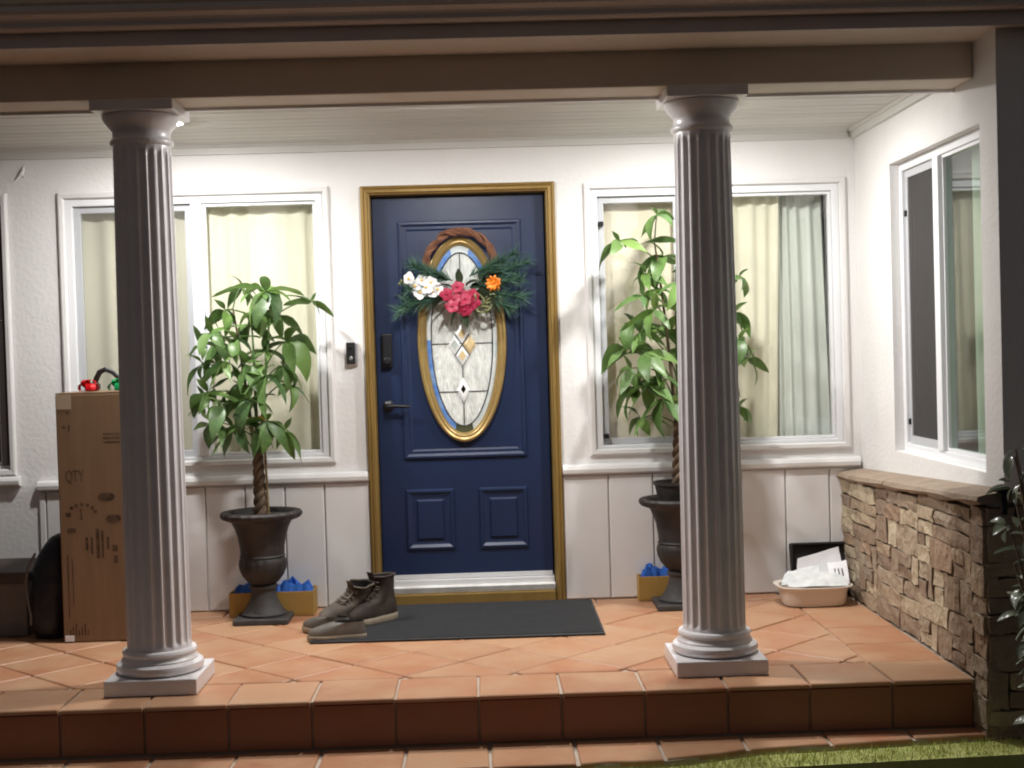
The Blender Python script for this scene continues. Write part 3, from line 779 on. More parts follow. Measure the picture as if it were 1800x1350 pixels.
def leaf_mesh(name, fold, droop, width=.17, curl=0):
    n = 7; vs_ = []; fs = []
    for i in range(n+1):
        t = i/n; wv = width*max(0, math.sin(math.pi*min(1, t**.82)))**.9 if 0 < t < 1 else .004
        wv *= (1-.15*t); x = math.sin(t*droop)/max(droop, .01); z = -(1-math.cos(t*droop))/max(droop, .01)
        wav = .02*math.sin(t*9+curl)
        vs_ += [(x, -wv, z+fold*wv+wav), (x, 0, z), (x, wv, z+fold*wv-wav)]
    for i in range(n):
        a = i*3; fs += [(a, a+1, a+4, a+3), (a+1, a+2, a+5, a+4)]
    me = bpy.data.meshes.new(name); me.from_pydata(vs_, [], fs); me.polygons.foreach_set('use_smooth', [True]*len(me.polygons)); me.update()
    return me
def leaf_set(m, width=.20):
    out = []
    for i, (fo, dr) in enumerate(((.35, .5), (.25, .9), (.45, 1.3), (.15, .3), (.3, 1.1))):
        me = leaf_mesh('leaf', fo, dr, width*(1+.12*(i % 3-1)), i); me.materials.append(M[m]); out.append(me)
    return out
LV = leaf_set('leaf')
def add_leaf(parent, meshes, pos, dirv, length, rnd_, roll=0, name='leaf'):
    d = Vector(dirv).normalized(); up = Vector((0, 0, 1))
    yv = up.cross(d)
    if yv.length < .05: yv = Vector((1, 0, 0))
    yv.normalize(); zv = d.cross(yv).normalized()
    m = Matrix((d, yv, zv)).transposed().to_4x4() @ Matrix.Rotation(roll, 4, 'X')
    o = bpy.data.objects.new(name, rnd_.choice(meshes)); col.objects.link(o)
    o.parent = parent
    m.translation = Vector(pos)-parent.location; s_ = length
    o.matrix_local = m @ Matrix.Diagonal((s_, s_*rnd_.uniform(.85, 1.15), s_, 1))
    return o
def bez(a, b, c, n=7):
    a, b, c = Vector(a), Vector(b), Vector(c)
    return [tuple(a*(1-t)**2+b*2*t*(1-t)+c*t*t) for t in [i/n for i in range(n+1)]]
def money_tree(name, label, base, top, trunk_top, whorls, seed, lmin, lmax):
    r = random.Random(seed)
    t = thing(name, label, 'tree', base, 'braided money trees')
    bx_, by_, bz_ = base
    # braided trunk: three strands
    H = trunk_top-bz_
    for k_ in range(3):
        pts = []; 
        for i in range(25):
            q = i/24; a = q*2*math.pi*2.2+k_*2.094; rr = .019*(1-.25*q)
            pts.append((bx_+rr*math.cos(a)*1.1+(top[0]-bx_)*q*.5, by_+rr*math.sin(a), bz_-.01+H*q))
        MB().tube(pts, [.0185-.006*i/24 for i in range(25)], 8).build('trunk_strand', 'bark', t, smooth=True)
    tx, ty = bx_+(top[0]-bx_)*.5, by_
    # two or three leaders rising through the crown
    leaders = []
    for k_ in range(3):
        pts = bez((tx+.012*(k_-1), ty, trunk_top-.02), (tx+.05*(k_-1), ty+.03*(k_-1), (trunk_top+top[2])/2), (top[0]+.10*(k_-1), top[1]+.04*(1-k_), top[2]-.10-.12*(k_ % 2)), 9)
        leaders.append(pts)
        MB().tube(pts, [.011-.0007*i for i in range(10)], 6).build('branch', 'stem' if k_ else 'bark', t, smooth=True)
    for wi, whl in enumerate(whorls):
        p = Vector(whl[:3])
        # petiole from the closest leader point somewhat lower
        best = min((q for l in leaders for q in l), key=lambda q: (Vector(q)-p+Vector((0, 0, .10))).length)
        bq = Vector(best); mid = (bq+p)/2+Vector((0, 0, .05))
        MB().tube(bez(bq, mid, p, 6), [.0042-.0003*i for i in range(7)], 5).build('petiole', 'stem', t, smooth=True)
        out = Vector((p.x-top[0], p.y-by_-.02, .12)); 
        if out.length < .08: out += Vector((r.uniform(-.1, .1), -.1, 0))
        ax = (out.normalized()*.55+Vector((0, -.25, .75))).normalized()
        e1 = ax.cross(Vector((.3, 1, .2))).normalized(); e2 = ax.cross(e1)
        nl = r.choice((6, 6, 7, 7)); ph = r.uniform(0, 6.28); L0 = r.uniform(lmin, lmax)*(whl[3] if len(whl) > 3 else 1)
        for i in range(nl):
            a = ph+2*math.pi*i/nl+r.uniform(-.2, .2)
            d = (e1*math.cos(a)+e2*math.sin(a))*1.0+ax*r.uniform(-.15, .25)+Vector((0, 0, -r.uniform(.0, .62)))
            if i == 0: d = ax*1.0+Vector((r.uniform(-.3, .3), -.1, .3)); d *= 1.0
            add_leaf(t, LV, p, d, (.62 if i == 0 else 1.0)*L0*r.uniform(.55, 1.15), r, r.uniform(-.7, .7))
    return t
WL = [(-1.054, -0.4, 1.655), (-1.205, -0.22, 1.687, .8), (-1.28, -0.3, 1.572, .8), (-0.854, -0.22, 1.605, .8), (-1.344, -0.36, 1.458), (-1.172, -0.2, 1.499), (-0.976, -0.28, 1.406), (-1.267, -0.42, 1.315), (-1.412, -0.25, 1.304, .8), (-1.18, -0.36, 1.298), (-1.077, -0.4, 1.239), (-0.973, -0.25, 1.19), (-1.376, -0.32, 1.161), (-1.271, -0.2, 1.125), (-1.351, -0.4, 1.007), (-1.259, -0.3, 0.976), (-1.067, -0.42, 1.014, 1.1), (-1.003, -0.3, 0.954, 1.1), (-1.42, -0.2, 1.13, .8), (-1.193, -0.15, 1.121), (-1.055, -0.2, 1.539), (-1.328, -0.15, 1.417), (-1.12, -.34, 1.56), (-1.23, -.33, 1.42), (-1.10, -.22, 1.36), (-1.22, -.28, 1.20), (-1.30, -.42, 1.10), (-1.15, -.44, 1.12), (-1.40, -.30, 1.40, .8), (-.99, -.36, 1.28), (-1.19, -.42, 1.0, 1.0), (-1.09, -.30, 1.68, .8)]
mt = money_tree('money_tree', 'green leafy tree with a braided trunk in the urn left of the door', (-1.135, -.285, .535), (-1.15, -.28, 1.68), .86, WL, 11, .165, .225)
MB().tube([(-1.095, -.30, .54), (-1.108, -.30, 1.1), (-1.118, -.29, 1.30)], .0062, 7).build('stake', 'bamboo', mt, smooth=True)
MB().box(-1.128, -1.094, -.322, -.312, 1.010, 1.036).build('tag', 'yellow', mt, bevel=.004)
WR = [(0.91, -0.28, 1.991), (0.711, -0.3, 1.859, .95), (0.944, -0.2, 1.788), (0.822, -0.32, 1.583), (0.769, -0.25, 1.457), (0.87, -0.38, 1.508), (0.741, -0.2, 1.328), (0.821, -0.38, 1.297), (0.9, -0.3, 1.179), (0.774, -0.25, 1.124), (0.898, -0.4, 1.067), (0.793, -0.3, 0.966), (1.354, -0.28, 1.252, .8), (1.336, -0.2, 1.676, .8), (1.283, -0.3, 1.485, .8), (1.319, -0.2, 1.004, .8), (1.047, -0.3, 1.836), (1.143, -0.2, 1.579), (1.156, -0.35, 1.344), (1.087, -0.2, 1.113), (0.978, -0.2, 1.409), (0.984, -0.4, 1.632), (0.956, -0.12, 1.292), (1.137, -0.35, 1.744), (1.218, -0.3, 1.17), (.85, -.22, 1.70), (.80, -.36, 1.40), (.86, -.25, 1.25), (.83, -.38, 1.13), (.75, -.34, 1.22, .8), (.90, -.2, 1.62), (1.30, -.35, 1.35, .8)]
money_tree('money_tree', 'tall green leafy tree half hidden behind the right column', (.985, -.27, .61), (1.0, -.27, 1.95), .95, WR, 23, .165, .23)

# ------------------------------------------------------------------ wreath on the door
wr = thing('wreath', 'grapevine wreath with pine sprigs, white and magenta orchids hung on the blue door', 'wreath', (-.095, -.02, 1.77))
wx, wy, wz = -.095, -.022, 1.775
for k_ in range(13):
    pts = []; a0 = rng.uniform(0, 6.28); rr = rng.uniform(.008, .021); tw = rng.choice((5, 6, 7, 8))
    for i in range(60):
        a = 2*math.pi*i/60; br = .180+rr*math.cos(tw*a+a0)
        pts.append((wx+br*math.cos(a), wy+rr*.7*math.sin(tw*a+a0), wz+br*1.02*math.sin(a)))
    MB().tube(pts, rng.uniform(.005, .008), 5, closed=True).build('vine', 'vine', wr, smooth=True)
def sprig(p0, p1, n, L0, seed):
    r = random.Random(seed); mb = MB(); a = Vector(p0); b = Vector(p1); d = (b-a).normalized()
    mb.tube([a, (a+b)/2+Vector((0, -.01, .004)), b], [.004, .003, .0015], 5)
    e1 = d.cross(Vector((0, 1, 0))).normalized(); e2 = d.cross(e1)
    for i in range(n):
        t = r.random()**.8; p = a+(b-a)*t; th = r.uniform(0, 6.28)
        q = p+(d*r.uniform(.5, 1.0)+(e1*math.cos(th)+e2*math.sin(th))*r.uniform(.4, .85))*L0*r.uniform(.7, 1.1)
        if q.y > .028: q.y = .028
        s_ = (q-p).cross(Vector((r.uniform(-1, 1), r.uniform(-1, 1), r.uniform(-1, 1)))).normalized()*.0022
        mb.add([p-s_, p+s_, q], [(0, 1, 2)])
    mb.build('pine_sprig', 'pine', wr)
for i, (a, b) in enumerate([((-.17, -.04, 1.70), (-.34, -.05, 1.79)), ((-.2, -.04, 1.62), (-.43, -.05, 1.55)), ((-.18, -.04, 1.65), (-.36, -.06, 1.66)), ((-.2, -.035, 1.60), (-.38, -.04, 1.60)),
                            ((-.02, -.04, 1.68), (.25, -.05, 1.79)), ((0, -.04, 1.70), (.19, -.05, 1.84)), ((.0, -.04, 1.64), (.23, -.05, 1.60)), ((.0, -.04, 1.62), (.17, -.05, 1.545)), ((-.02, -.05, 1.67), (.22, -.06, 1.70)), ((-.05, -.05, 1.72), (.10, -.06, 1.79)), ((-.14, -.05, 1.70), (-.27, -.055, 1.75))]):
    sprig(a, b, 200, .085, 100+i)
def petal_mesh(L0, W0, cup, n=5):
    vs_ = []; fs = []
    for i in range(n+1):
        t = i/n; wv = W0*max(0, math.sin(math.pi*(.06+.92*t)))**.7*(.5+.5*min(1, t*2)); x = L0*t; z = -cup*L0*t*t
        vs_ += [(x, -wv, z-.2*wv), (x, 0, z), (x, wv, z-.2*wv)]
    for i in range(n): a = i*3; fs += [(a, a+1, a+4, a+3), (a+1, a+2, a+5, a+4)]
    return vs_, fs
def flower(pos, L0, W0, npet, mname, cup, seed, name='flower', center='yellow', face=(0, -1, .1)):
    r = random.Random(seed); mb = MB(); f_ = Vector(face).normalized()+Vector((r.uniform(-.4, .4), 0, r.uniform(-.4, .4))); f_.normalize()
    e1 = f_.cross(Vector((0, 0, 1))).normalized(); e2 = f_.cross(e1); ph = r.uniform(0, 6.28)
    for i in range(npet):
        a = ph+2*math.pi*i/npet; d = e1*math.cos(a)+e2*math.sin(a); d = (d+f_*r.uniform(.1, .4)).normalized(); s_ = d.cross(f_).normalized(); u_ = s_.cross(d)
        vs_, fs = petal_mesh(L0*r.uniform(.85, 1.1), W0, cup); mb.add([tuple(Vector(pos)+d*x+s_*y-u_*z*-1) for x, y, z in vs_], fs)
    o = mb.build(name, mname, wr, smooth=True)
    c = MB(); q = Vector(pos)+f_*.006
    c.lathe([(.0005, -.006), (.006, -.003), (.007, .002), (.003, .008), (.0005, .009)], 8, tuple(q)); c.build('flower_centre', center, o)
for i, (fx, fz) in enumerate([(-.365, 1.715), (-.335, 1.675), (-.30, 1.705), (-.275, 1.665), (-.25, 1.69), (-.245, 1.645), (-.215, 1.655), (-.31, 1.64)]):
    flower((fx, -.075+.008*(i % 3), fz), .036, .019, 5, 'orchid_white', .15, 200+i, 'white_orchid')
for i, (fx, fz) in enumerate([(-.17, 1.63), (-.135, 1.60), (-.10, 1.635), (-.075, 1.60), (-.05, 1.565), (-.105, 1.565), (-.145, 1.565), (-.04, 1.62), (-.115, 1.665), (-.08, 1.545), (-.03, 1.585)]):
    flower((fx, -.085+.01*(i % 3), fz), .038, .019, 5, 'orchid_mag', .2, 300+i, 'magenta_orchid', 'orchid_mag')
for i in range(5):
    flower((.073+.006*math.cos(i*1.3), -.085-.006*(i % 2), 1.678+.006*math.sin(i*2.1)), .036, .009, 9, 'orange', -.25 if i > 2 else .3, 400+i, 'orange_flower', 'orange')
# buds at the orchid tip, dark leaves, olive ribbon loops
for i, (fx, fz) in enumerate([(-.405, 1.705), (-.39, 1.69), (-.415, 1.69)]):
    MB().lathe([(.0005, -.010), (.007, -.004), (.008, .003), (.0005, .011)], 8, (fx, -.06, fz)).build('bud', 'olive', wr, smooth=True)
DL = leaf_set('dark_leaf', .30)
wr_r = random.Random(5)
for i, (px, pz, dx, dz, L0) in enumerate([(-.07, 1.67, .6, .6, .10), (-.05, 1.66, 1, .3, .10), (-.14, 1.66, -.7, .5, .10), (-.09, 1.55, .2, -1, .10), (-.12, 1.56, -.5, -1, .11), (-.15, 1.58, -1, -.6, .10), (-.05, 1.56, .8, -.8, .10), (-.19, 1.60, -1, -.3, .10), (-.02, 1.63, 1, .1, .11), (.01, 1.66, 1, .5, .10), (.02, 1.62, 1, -.4, .10), (-.16, 1.70, -.6, .8, .09), (0.0, 1.70, .5, 1, .1), (.05, 1.72, .9, .6, .09), (-.10, 1.68, -.1, 1, .09)]):
    add_leaf(wr, DL, (px, -.055, pz), (dx, -.25, dz), L0, wr_r, wr_r.uniform(-1, 1), 'dark_leaf')
for i, (rx, rz, q) in enumerate(((.018, 1.545, 0), (.045, 1.57, 1.2), (.0, 1.60, 2.2), (.05, 1.60, .6))):
    pts = [(rx+.034*math.cos(a)*math.cos(q)-.016*math.sin(a)*math.sin(q), -.07-.012*math.sin(a*2), rz+.034*math.cos(a)*math.sin(q)+.016*math.sin(a)*math.cos(q)) for a in [2*math.pi*i_/20 for i_ in range(20)]]
    MB().tube(pts, .0055, 5, closed=True).build('ribbon_loop', 'olive', wr, smooth=True)

# ------------------------------------------------------------------ tall cardboard box with things on top
cb_ = thing('cardboard_box', 'tall streaked brown cardboard box standing behind the left column', 'box', (-1.80, -.53, 0))
bx0, bx1, by0, by1, bh = -2.020, -1.56, -.695, -.37, 1.185
MB().box(bx0, bx1, by0, by1, .004, bh-.004).build('carton', 'cardboard', cb_, bevel=.006)
for a, b in ((by0, (by0+by1)/2-.002), ((by0+by1)/2+.002, by1)):
    MB().box(bx0+.001, bx1-.001, a+.001, b, bh-.0035, bh+.002).build('flap', 'cardboard', cb_)
MB().box(bx0+.02, bx1-.02, (by0+by1)/2-.025, (by0+by1)/2+.025, bh+.0022, bh+.003).build('tape', 'tape', cb_)
MB().box(bx0+.005, bx0+.075, by0-.0012, by0-.0004, bh-.075, bh-.004).build('tape', 'tape', cb_)
MB().box(bx0+.008, bx0+.05, by0-.004, by0-.0004, .008, .035).build('label_scrap', 'paper', cb_)
def printed(fn): 
    mb = MB(); fn(mb); o = mb.build('print', 'ink', cb_); o['kind'] = 'stuff'; return o
yp = by0-.0008
def blob(mb, cx, cz, a, b, n=16): mb.add([(cx+a*math.cos(2*math.pi*i/n)*abs(math.cos(2*math.pi*i/n))**-.35 if abs(math.cos(2*math.pi*i/n)) > .05 else cx, yp, cz+b*math.sin(2*math.pi*i/n)) for i in range(n)], [tuple(range(n))])
def quad(mb, x0, x1, z0, z1): mb.add([(x0, yp, z0), (x1, yp, z0), (x1, yp, z1), (x0, yp, z1)], [(0, 1, 2, 3)])
printed(lambda m: blob(m, -1.795, .690, .040, .020)); printed(lambda m: blob(m, -1.765, .585, .036, .020))
def p1(m):
    for i, (a, b, c, d) in enumerate(((-1.85, -1.835, .40, .54), (-1.825, -1.815, .40, .53), (-1.80, -1.79, .44, .50), (-1.775, -1.75, .43, .46), (-1.77, -1.75, .375, .41), (-1.90, -1.888, .44, .50), (-1.875, -1.866, .42, .50))): quad(m, a, b, c, d)
printed(p1)
def p2(m):
    for i in range(6):
        a = .3+i*.42; quad(m, -1.95+.06*math.cos(a)*1.1+.03, -1.935+.06*math.cos(a)*1.1+.03, .60+.05*math.sin(a), .615+.05*math.sin(a))
    quad(m, -1.985, -1.945, .525, .545); quad(m, -1.92, -1.912, .585, .64); quad(m, -1.99, -1.965, .60, .62)
printed(p2)
def p3(m):
    for i in range(7): quad(m, -1.99+.014*i, -1.984+.014*i, .035, .06+.015*(i % 3))
    quad(m, -1.99, -1.985, .12, .42); quad(m, -1.968, -1.964, .18, .40)
    quad(m, -1.99, -1.975, 1.02, 1.03); quad(m, -1.963, -1.955, 1.005, 1.035); quad(m, -1.97, -1.955, 1.09, 1.098)
    for i in range(3): quad(m, -1.80, -1.72, .945+.02*i, .952+.02*i)
printed(p3)
def text_mesh(s_, size, name, m, parent, loc):
    cu = bpy.data.curves.new(name, 'FONT'); cu.body = s_; cu.size = size; cu.extrude = 0
    o = bpy.data.objects.new('tmp', cu); col.objects.link(o)
    me = bpy.data.meshes.new_from_object(o); bpy.data.objects.remove(o)
    me.transform(Matrix.Rotation(R(90), 4, 'X')); me.materials.clear(); me.materials.append(M[m])
    q = link(name, me, parent, loc=Vector(loc)-parent.location); return q
text_mesh('QTY', .070, 'lettering', 'ink', cb_, (-1.985, yp, .765)).scale = (.62, 1, 1.15)

def bow(x, y, z, m, label, seed, s_=1.0):
    r = random.Random(seed); t = thing('gift_bow', label, 'gift bow', (x, y, z), 'foil gift bows on the box')
    for i in range(9):
        a = 2*math.pi*i/9+r.uniform(-.15, .15); el = .25 if i % 3 else 1.0
        d = Vector((math.cos(a)*math.cos(el), math.sin(a)*math.cos(el), math.sin(el))); sd = d.cross(Vector((0, 0, 1))).normalized()*.012*s_
        up_ = sd.normalized().cross(d)
        pts = [Vector((0, 0, .004))+d*(.052*s_*max(0, math.sin(q))**.8)+up_*(.018*s_*math.sin(2*q)) for q in [math.pi*k/8 for k in range(9)]]
        mb = MB(); mb.add([tuple(p-sd) for p in pts]+[tuple(p+sd) for p in pts], [(k, k+1, 9+k+1, 9+k) for k in range(8)])
        mb.build('loop', m, t, smooth=True, loc=(0, 0, 0))
    return t
bow(-1.900, -.56, bh+.010, 'red_foil', 'shiny red gift bow on top of the tall cardboard box', 1)
bow(-1.755, -.56, bh+.010, 'green_foil', 'shiny green gift bow on top of the tall cardboard box', 2)
hb = thing('strap_loop', 'black padded loop standing between the two gift bows', 'strap', (-1.83, -.48, bh+.003))
pts = [(-1.90, -.47, bh+.016), (-1.885, -.475, bh+.06), (-1.865, -.48, bh+.095), (-1.835, -.485, bh+.108), (-1.80, -.485, bh+.092), (-1.77, -.48, bh+.06), (-1.735, -.475, bh+.03), (-1.71, -.47, bh+.014)]
MB().tube(pts, [.012, .014, .014, .013, .012, .011, .011, .010], 8).build('band', 'black_plastic', hb, smooth=True)
MB().box(-1.94, -1.87, -.50, -.44, bh+.0035, bh+.045).build('ear_pad', 'black_plastic', hb, bevel=.015, seg=3)

# bag and bench at the left
bag = thing('bag', 'black slouched bag on the floor left of the cardboard box', 'bag', (-2.12, -.50, 0))
rings = []
brg = random.Random(9)
for z, rx, ry, cx in ((.003, .085, .10, 0), (.05, .105, .12, 0), (.15, .11, .12, .002), (.25, .105, .11, .008), (.34, .10, .105, .012), (.40, .085, .09, .025), (.45, .065, .07, .04), (.485, .045, .05, .05), (.50, .02, .03, .055)):
    rings.append([(-2.125+cx+rx*math.cos(a)*(1+.05*math.sin(5*a+z*20)), -.50+ry*math.sin(a)*(1+.06*math.sin(4*a+z*16)), z) for a in [2*math.pi*j/28 for j in range(28)]])
MB().loft(rings).build('sack', 'bag', bag, smooth=True)
MB().tube([(-2.17, -.60, .42), (-2.20, -.62, .36), (-2.215, -.62, .28), (-2.205, -.63, .2), (-2.19, -.635, .12), (-2.192, -.635, .08)], .006, 6).build('strap', 'bench', bag, smooth=True)
be = thing('storage_bench', 'low dark bench with a slab top at the left edge of the porch', 'bench', (-2.75, -.36, 0))
MB().box(-3.2, -2.245, -.52, -.06, .003, .270).build('body', 'bench', be, bevel=.008)
MB().box(-3.22, -2.225, -.545, -.045, .2705, .322).build('lid', 'bench_lid', be, bevel=.01)

# ------------------------------------------------------------------ small boxes with blue tissue behind the urns
def tray_box(x0, x1, y0, y1, h, label, tlabel, seed):
    t = thing('small_box', label, 'box', ((x0+x1)/2, (y0+y1)/2, 0), 'mustard boxes with blue tissue')
    mb = MB().box(x0, x1, y0, y1, .003, .010); mb.build('bottom', 'mustard', t)
    for nm, b in (('side', (x0, x1, y0, y0+.006)), ('side', (x0, x1, y1-.006, y1)), ('side', (x0, x0+.006, y0+.0062, y1-.0062)), ('side', (x1-.006, x1, y0+.0062, y1-.0062))):
        MB().box(b[0], b[1], b[2], b[3], .0105, h).build(nm, 'mustard', t, bevel=.002)
    r = random.Random(seed); n_ = 19; m_ = 9; vs_ = []
    for j in range(m_):
        for i in range(n_):
            e = 0 if i in (0, n_-1) or j in (0, m_-1) else 1
            vs_.append((x0+.012+(x1-x0-.024)*i/(n_-1)+r.uniform(-.008, .008)*e, y0+.012+(y1-y0-.024)*j/(m_-1)+r.uniform(-.008, .008)*e, h-.02+e*(r.uniform(.0, .055)+.030*(.5+.5*math.sin(i*.9+seed)))))
    tp_ = MB().add(vs_, [(j*n_+i, j*n_+i+1, (j+1)*n_+i+1, (j+1)*n_+i) for j in range(m_-1) for i in range(n_-1)]).build('tissue_paper', 'blue_tissue')
    tag(tp_, tlabel, 'tissue paper', 'crumpled blue tissue')
tray_box(-1.325, -.895, -.215, -.04, .128, 'low mustard cardboard box behind the left urn', 'crumpled blue tissue paper in the box behind the left urn', 3)
tray_box(.785, 1.06, -.115, -.022, .128, 'low mustard cardboard box beside the right urn', 'crumpled blue tissue paper in the box beside the right urn', 4)

# ------------------------------------------------------------------ doormat
dm = thing('doormat', 'black ribbed rubber doormat in front of the door', 'doormat', (-.15, -.49, 0))
mp = [(-.86, -.055), (.540, -.060), (.535, -.925), (-.83, -.905)]
MB().prism(ccw(mp), 'z', .004, .012, .003).build('backing', 'rubber', dm)
rb = MB(); k_ = 0
for i in range(66):
    t = (i+.5)/66; y_ = -.068-(.838)*t; rb.box(-.842+.02*t, .528-.004*t, y_-.0036, y_+.0036, .012, .0152)
rb.build('ribs', 'rubber', dm)['kind'] = 'stuff'

# ------------------------------------------------------------------ boots and clog
def fring(x0, x1, w, z, n=28, toe=.85, cy_=0):
    pts = []
    for i in range(n):
        a = 2*math.pi*i/n; c, s_ = math.cos(a), math.sin(a)
        u = (abs(c)**.8)*(1 if c > 0 else -1); v = (abs(s_)**.85)*(1 if s_ > 0 else -1)
        x = (x0+x1)/2+(x1-x0)/2*u
        q = (x-x0)/max(1e-6, x1-x0); ww = w*(.82+.30*math.exp(-((q-.68)/.25)**2)-.10*math.exp(-((q-.35)/.18)**2))
        pts.append((x, cy_+ww*v, z))
    return pts
def boot(x, y, rz, label, m, z=0, tilt=0, hgt=1.0):
    t = thing('boot', label, 'boot', (x, y, z), 'worn work boots by the door', rz); t.rotation_euler.x = tilt; t.scale = (1.1, 1.12, 1.05)
    MB().loft([fring(-.085, .205, .047, .0), fring(-.088, .210, .050, .008), fring(-.088, .210, .050, .024), fring(-.085, .205, .047, .030)]).build('sole', 'sole', t, smooth=True, loc=(0, 0, 0))
    up = [(-.082, .200, .045, .0305), (-.083, .202, .047, .045), (-.082, .196, .046, .062), (-.080, .175, .043, .078), (-.077, .140, .040, .092), (-.074, .105, .038, .104), (-.071, .075, .037, .118), (-.068, .052, .037, .135), (-.066, .040, .038, .155), (-.067, .037, .040, .175*hgt), (-.070, .040, .042, .200*hgt), (-.073, .046, .044, .212*hgt)]
    def crease(q):
        return [(a+.0035*math.sin(19*b*20+q[3]*160), b*(1+.05*math.sin(q[3]*190+a*40)), c+.003*math.sin(a*55+b*70)) for a, b, c in fring(*q)]
    u_ = MB().loft([crease(q) for q in up], cap1=False); u_.build('upper', m, t, smooth=True, loc=(0, 0, 0))
    MB().loft([fring(-.068, .040, .039, .211*hgt), fring(-.062, .032, .034, .170*hgt), fring(-.055, .025, .028, .13)], cap0=False).build('lining', 'dark_in', t, smooth=True, loc=(0, 0, 0))
    MB().loft([[(a, -.022, b), (a, .022, b), (a+.006, .022, b+.004), (a+.006, -.022, b+.004)] for a, b in ((.100, .104), (.072, .121), (.050, .139), (.040, .160), (.040, .190*hgt), (.056, .232*hgt))]).build('tongue', m, t, loc=(0, 0, 0), bevel=.002)
    for i, (a, b) in enumerate(((.098, .113), (.080, .124), (.063, .137), (.052, .152), (.048, .168), (.049, .184*hgt))):
        MB().tube([(a-.014, -.034, b-.006), (a+.004, 0, b+.006), (a-.014, .034, b-.004+.006*(i % 2))], .0032, 5).build('lace', 'lace', t, loc=(0, 0, 0))
    MB().tube([fring(-.074, .048, .045, .212*hgt)[i] for i in range(28)], .005, 6, closed=True).build('collar', m, t, smooth=True, loc=(0, 0, 0))
boot(-.530, -.475, R(222), 'dark brown work boot nearest the door standing on the mat', 'boot', .016)
boot(-.665, -.520, R(226), 'dusty brown work boot left of the dark one', 'boot_dusty', .030, tilt=R(-16), hgt=.86)
cl = thing('clog', 'grey slip-on clog on the tiles in front of the boots', 'shoe', (-.66, -.835, .0), rz=R(184))
MB().loft([fring(-.085, .185, .042, .003), fring(-.088, .192, .047, .012), fring(-.088, .192, .048, .024), fring(-.086, .188, .046, .030)]).build('sole', 'sole', cl, smooth=True, loc=(0, 0, 0))
MB().loft([fring(*q) for q in ((-.084, .185, .044, .0305), (-.084, .183, .045, .045), (-.082, .165, .042, .060), (-.080, .125, .038, .074), (-.078, .085, .035, .084), (-.077, .060, .033, .088))], cap1=False).build('upper', 'clog', cl, smooth=True, loc=(0, 0, 0))
MB().loft([fring(-.074, .056, .030, .0875), fring(-.070, .054, .026, .060), fring(-.066, .05, .022, .034)], cap0=False).build('lining', 'dark_in', cl, smooth=True, loc=(0, 0, 0))
cl2 = thing('clog', 'second grey clog with its open heel turned to the viewer', 'shoe', (-.735, -.70, .0), rz=R(150))
for ch in list(cl.children):
    c = ch.copy(); col.objects.link(c); c.parent = cl2

# ------------------------------------------------------------------ basin with papers, black tray
ba_ = thing('basin', 'cream plastic basin in the corner by the stone wall', 'basin', (1.645, -.33, 0))
def oval(a, b, z, n=40, ex=.62):
    o = []
    for i in range(n):
        q = 2*math.pi*i/n; c, s_ = math.cos(q), math.sin(q)
        o.append((1.645+a*abs(c)**ex*(1 if c > 0 else -1), -.325+b*abs(s_)**ex*(1 if s_ > 0 else -1), z))
    return o
MB().loft([oval(.152, .115, .004), oval(.158, .120, .010), oval(.168, .130, .088), oval(.190, .150, .096), oval(.192, .152, .102), oval(.184, .146, .104), oval(.164, .126, .096), oval(.152, .114, .016)]).build('tub', 'basin', ba_, smooth=True)
tr = thing('plastic_tray', 'black plastic tray leaning in the corner behind the basin', 'tray', (1.76, -.10, 0))
def tray_loft(f): return [f(p) for p in (0, 1, 2, 3)]
MB().box(-.165, .165, -.012, .0, .0, .268).build('panel', 'black_plastic', tr, loc=(-.0, .015, .0), bevel=.004).rotation_euler = (R(-14), 0, 0)
bar_frame(MB(), -.166, .166, -.0, .270, .014, -.045, -.0125).build('lip', 'black_plastic', tr, loc=(0, .015, .0), bevel=.004).rotation_euler = (R(-14), 0, 0)
def sheet(name, m, pts, bulge, seed, label, cat='paper'):
    """a bent sheet between four corners, with ripples"""
    r = random.Random(seed); n_ = 9; a, b, c, d = [Vector(p) for p in pts]; nn = (b-a).cross(d-a).normalized(); vs_ = []
    ph = r.uniform(0, 6)
    for j in range(n_):
        for i in range(n_):
            s_, t_ = i/(n_-1), j/(n_-1)
            p = a*(1-s_)*(1-t_)+b*s_*(1-t_)+c*s_*t_+d*(1-s_)*t_
            p += nn*(bulge*math.sin(math.pi*t_)*(.6+.4*math.sin(3*s_+ph))+r.uniform(-.003, .003)); vs_.append(tuple(p))
    o = MB().add(vs_, [(j*n_+i, j*n_+i+1, (j+1)*n_+i+1, (j+1)*n_+i) for j in range(n_-1) for i in range(n_-1)]).build(name, m, smooth=True)
    return tag(o, label, cat, 'papers in the basin')
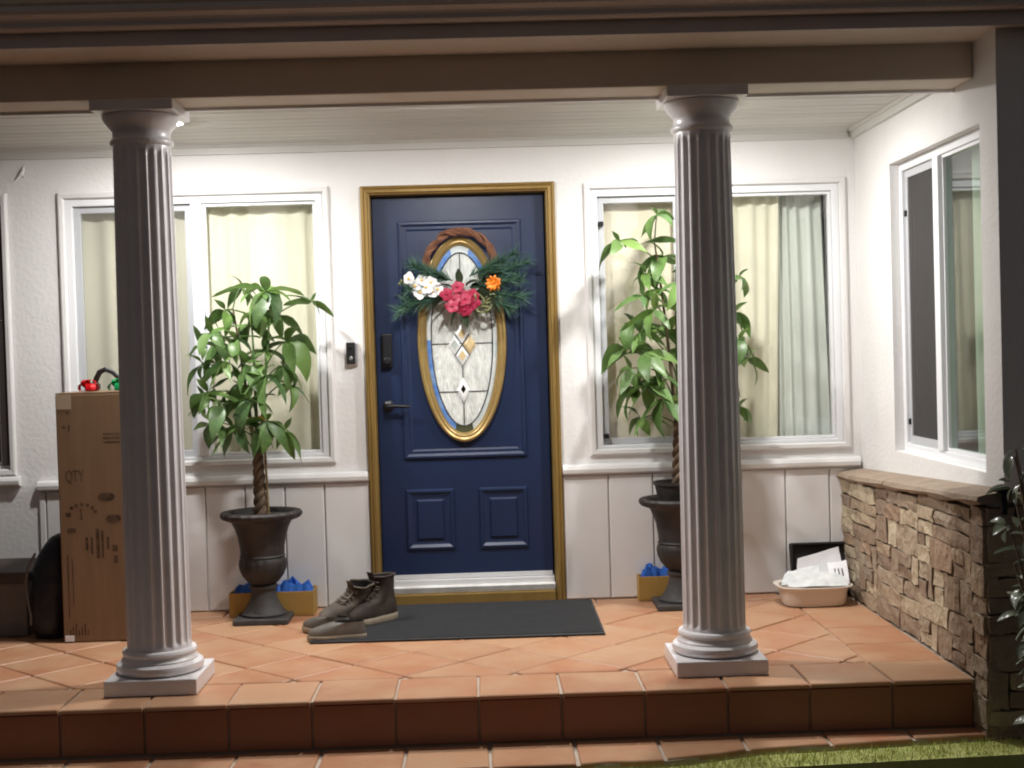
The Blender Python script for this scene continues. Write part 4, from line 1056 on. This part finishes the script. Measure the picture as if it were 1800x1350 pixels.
sheet('paper', 'paper', [(1.575, -.30, .09), (1.835, -.26, .10), (1.822, -.17, .262), (1.60, -.20, .210)], -.02, 1, 'large white paper sheet standing up at the back of the basin')
sheet('paper', 'news', [(1.50, -.42, .105), (1.80, -.44, .105), (1.79, -.29, .150), (1.53, -.27, .160)], .022, 2, 'printed newspaper crumpled over the front of the basin')
sheet('paper', 'paper', [(1.72, -.40, .112), (1.812, -.41, .112), (1.835, -.27, .205), (1.735, -.27, .195)], .01, 3, 'narrow folded leaflet with dark bars at the right of the basin')
sheet('paper', 'news', [(1.475, -.37, .108), (1.66, -.40, .118), (1.70, -.25, .185), (1.54, -.24, .150)], .018, 4, 'grey newspaper sheet at the left side of the basin')
bl_ = MB()
for i in range(3):
    u = 1.752+.018*i; bl_.add([(u, -.372, .1435), (u+.006, -.372, .1435), (u+.010, -.327, .1745), (u+.004, -.327, .1745)], [(0, 1, 2, 3)])
q = bl_.build('printed_bars', 'black_plastic', bpy.data.objects['paper.002'])

# ------------------------------------------------------------------ shrub at the right edge
sh = thing('shrub', 'dark glossy leaved shrub at the right edge against the wing', 'shrub', (1.98, -2.52, -.34))
SL = leaf_set('leaf_shrub', .24)
sr = random.Random(33)
tips = []
for k_ in range(18):
    a = sr.uniform(1.5, 4.8); h = sr.uniform(.75, 1.32) if k_ % 3 else sr.uniform(1.15, 1.36); ex = sr.uniform(.05, .17)
    e = (1.965+ex*math.cos(a), -2.53+ex*math.sin(a)*.7, -.34+h)
    pts = bez((1.98+.03*math.cos(a), -2.52+.03*math.sin(a), -.345), (1.98+.3*ex*math.cos(a), -2.52, -.34+h*.6), e, 9)
    MB().tube(pts, [.009-.0006*i for i in range(10)], 5).build('stem', 'bark', sh, smooth=True)
    for q in pts[2:]:
        for _ in range(3): tips.append((Vector(q), a))
sr.shuffle(tips)
for p, a in tips[:295]:
    th = sr.uniform(0, 6.28)
    d = Vector((math.cos(th), math.sin(th)*.8-.2, sr.uniform(-.7, .5)))
    add_leaf(sh, SL, p+d.normalized()*sr.uniform(.0, .05), d, sr.uniform(.06, .095), sr, sr.uniform(-.6, .6))
